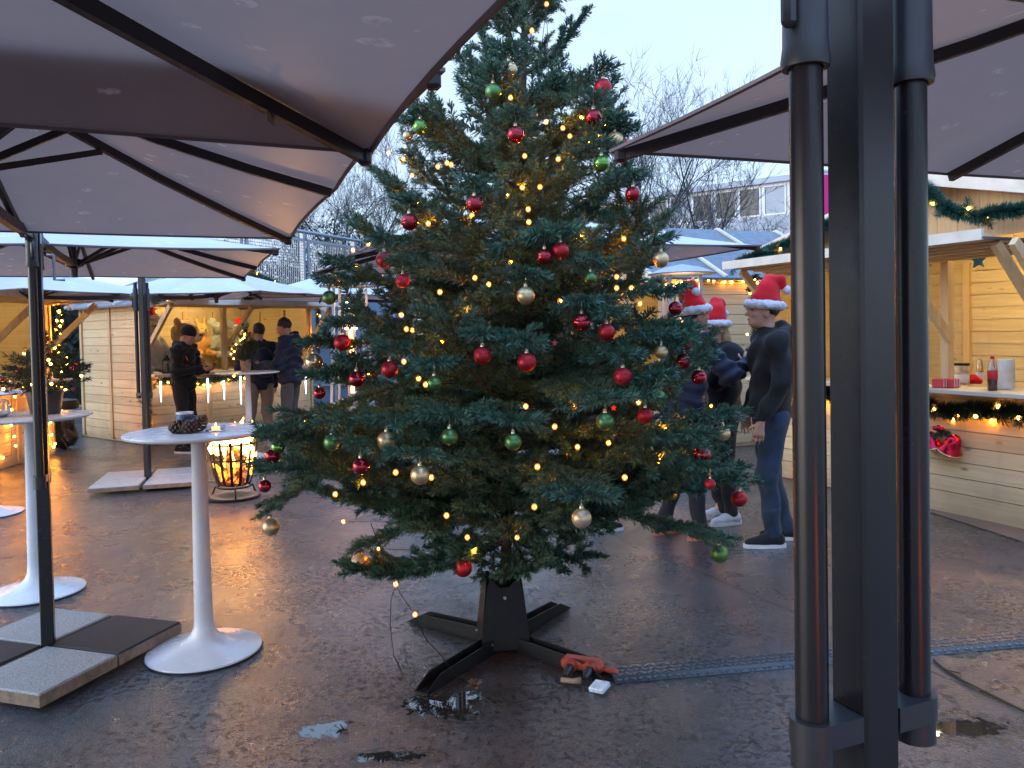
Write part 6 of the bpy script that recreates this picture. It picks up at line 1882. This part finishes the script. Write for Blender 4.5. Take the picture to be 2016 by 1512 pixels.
M4 = person('person in a red hat and dark coat mostly hidden by the Christmas tree', (ph4.x - .07, ph4.y + .1), math.radians(-85), 1.66, GR, 'cl_navy2', 'cl_dark', 'cl_black', 'sole_white', 'skin2', hat=((-.02, -.03), (-.06, -.09, -.06)), puffy=.015, hem=.8)
# three people at the plush toy stall
pb = gnd(366, 890)
M5 = person('man in a black beanie and black jacket with orange zips looking at his hands', (pb.x, pb.y), math.radians(-98), 1.74, GR, 'cl_black', 'cl_dark', 'cl_black', 'sole_white', hair='hair_dark', hat='beanie', hood=True, puffy=.022, hem=.78, legw=1.12, res=.009,
            pose=dict(head=(0, .085, 1.615), hp=.42, nec=(0, .03, 1.48), shL=(-.185, .03, 1.42), shR=(.185, .03, 1.42), elR=(.26, .06, 1.13), wrR=(.10, .32, 1.15), hR=(-.25, 1, .12), nR=(.5, -.2, -.6), elL=(-.26, .06, 1.13), wrL=(-.08, .32, 1.15), hL=(.25, 1, .12), nL=(-.5, -.2, -.6)))
z_ = MB()
for (a, b2) in (((.155, .135, 1.34), (.145, .155, 1.28)), ((.165, .150, 1.22), (.150, .165, 1.10))): z_.tube([a, b2], .007, 6)
z_.build('orange_zip', M['orange_zip'], M5, False)
b = MB(); b.box((.0, .44, 1.19), (.075, .012, .14), Z=(0, .5, .8)); tag(b.build('phone', M['rubber'], None, False), 'dark phone held by the man in the beanie', 'phone')
_ph = bpy.data.objects['phone']; _ph.matrix_world = Matrix.Translation((pb.x, pb.y, 0)) @ Matrix.Rotation(math.radians(-98), 4, 'Z') @ Matrix.Scale(1.74 / 1.78, 4)
pn = gnd(509, 882)
M6 = person('person with dark hair and backpack standing behind the small lit fir', (pn.x, pn.y + .15), math.radians(35), 1.74, GR, 'cl_navy2', 'cl_beige', 'shoe_white', 'sole_white', hair='hair_dark', puffy=.015, hem=.82, legw=1.08, res=.009,
            pose=dict(elL=(-.26, .1, 1.15), wrL=(-.15, .32, 1.1), hL=(.1, 1, .1), nL=(-.6, 0, .6), anL=(-.13, .1, .085), knL=(-.12, .1, .5)))
s = SDF(.04); s.ell((0, -.21, 1.22), (.15, .09, .22)); s.ell((0, -.27, 1.12), (.11, .06, .10)); s.noise = folds(.005, 40, 40, 1)
s.mesh(.012).build('backpack_body', M['cl_navy'], None, False, True)
bpk = bpy.data.objects['backpack_body']; bpk.name = 'backpack'
tag(bpk, 'dark navy backpack on the back of the person behind the small lit fir', 'backpack')
bpk.matrix_world = Matrix.Translation((pn.x, pn.y + .15, 0)) @ Matrix.Rotation(math.radians(35), 4, 'Z') @ Matrix.Scale(1.74 / 1.78, 4)
pj = gnd(572, 884)
M7 = person('man in a long navy jacket with a pale grey hood lining by the toy stall', (pj.x, pj.y + .1), math.radians(82), 1.82, GR, 'cl_navy', 'cl_grey', 'cl_black', 'sole_white', hair='hair_dark', hood=True, puffy=.026, hem=.72, collar='cl_lgrey', res=.009,
            pose=dict(head=(0, .08, 1.63), hp=.32, nec=(0, .03, 1.49), elL=(-.26, .06, 1.13), wrL=(-.12, .33, 1.14), hL=(.2, 1, .1), nL=(-.5, -.2, -.6), elR=(.26, .06, 1.13), wrR=(.12, .33, 1.14), hR=(-.2, 1, .1), nR=(.5, -.2, -.6)))
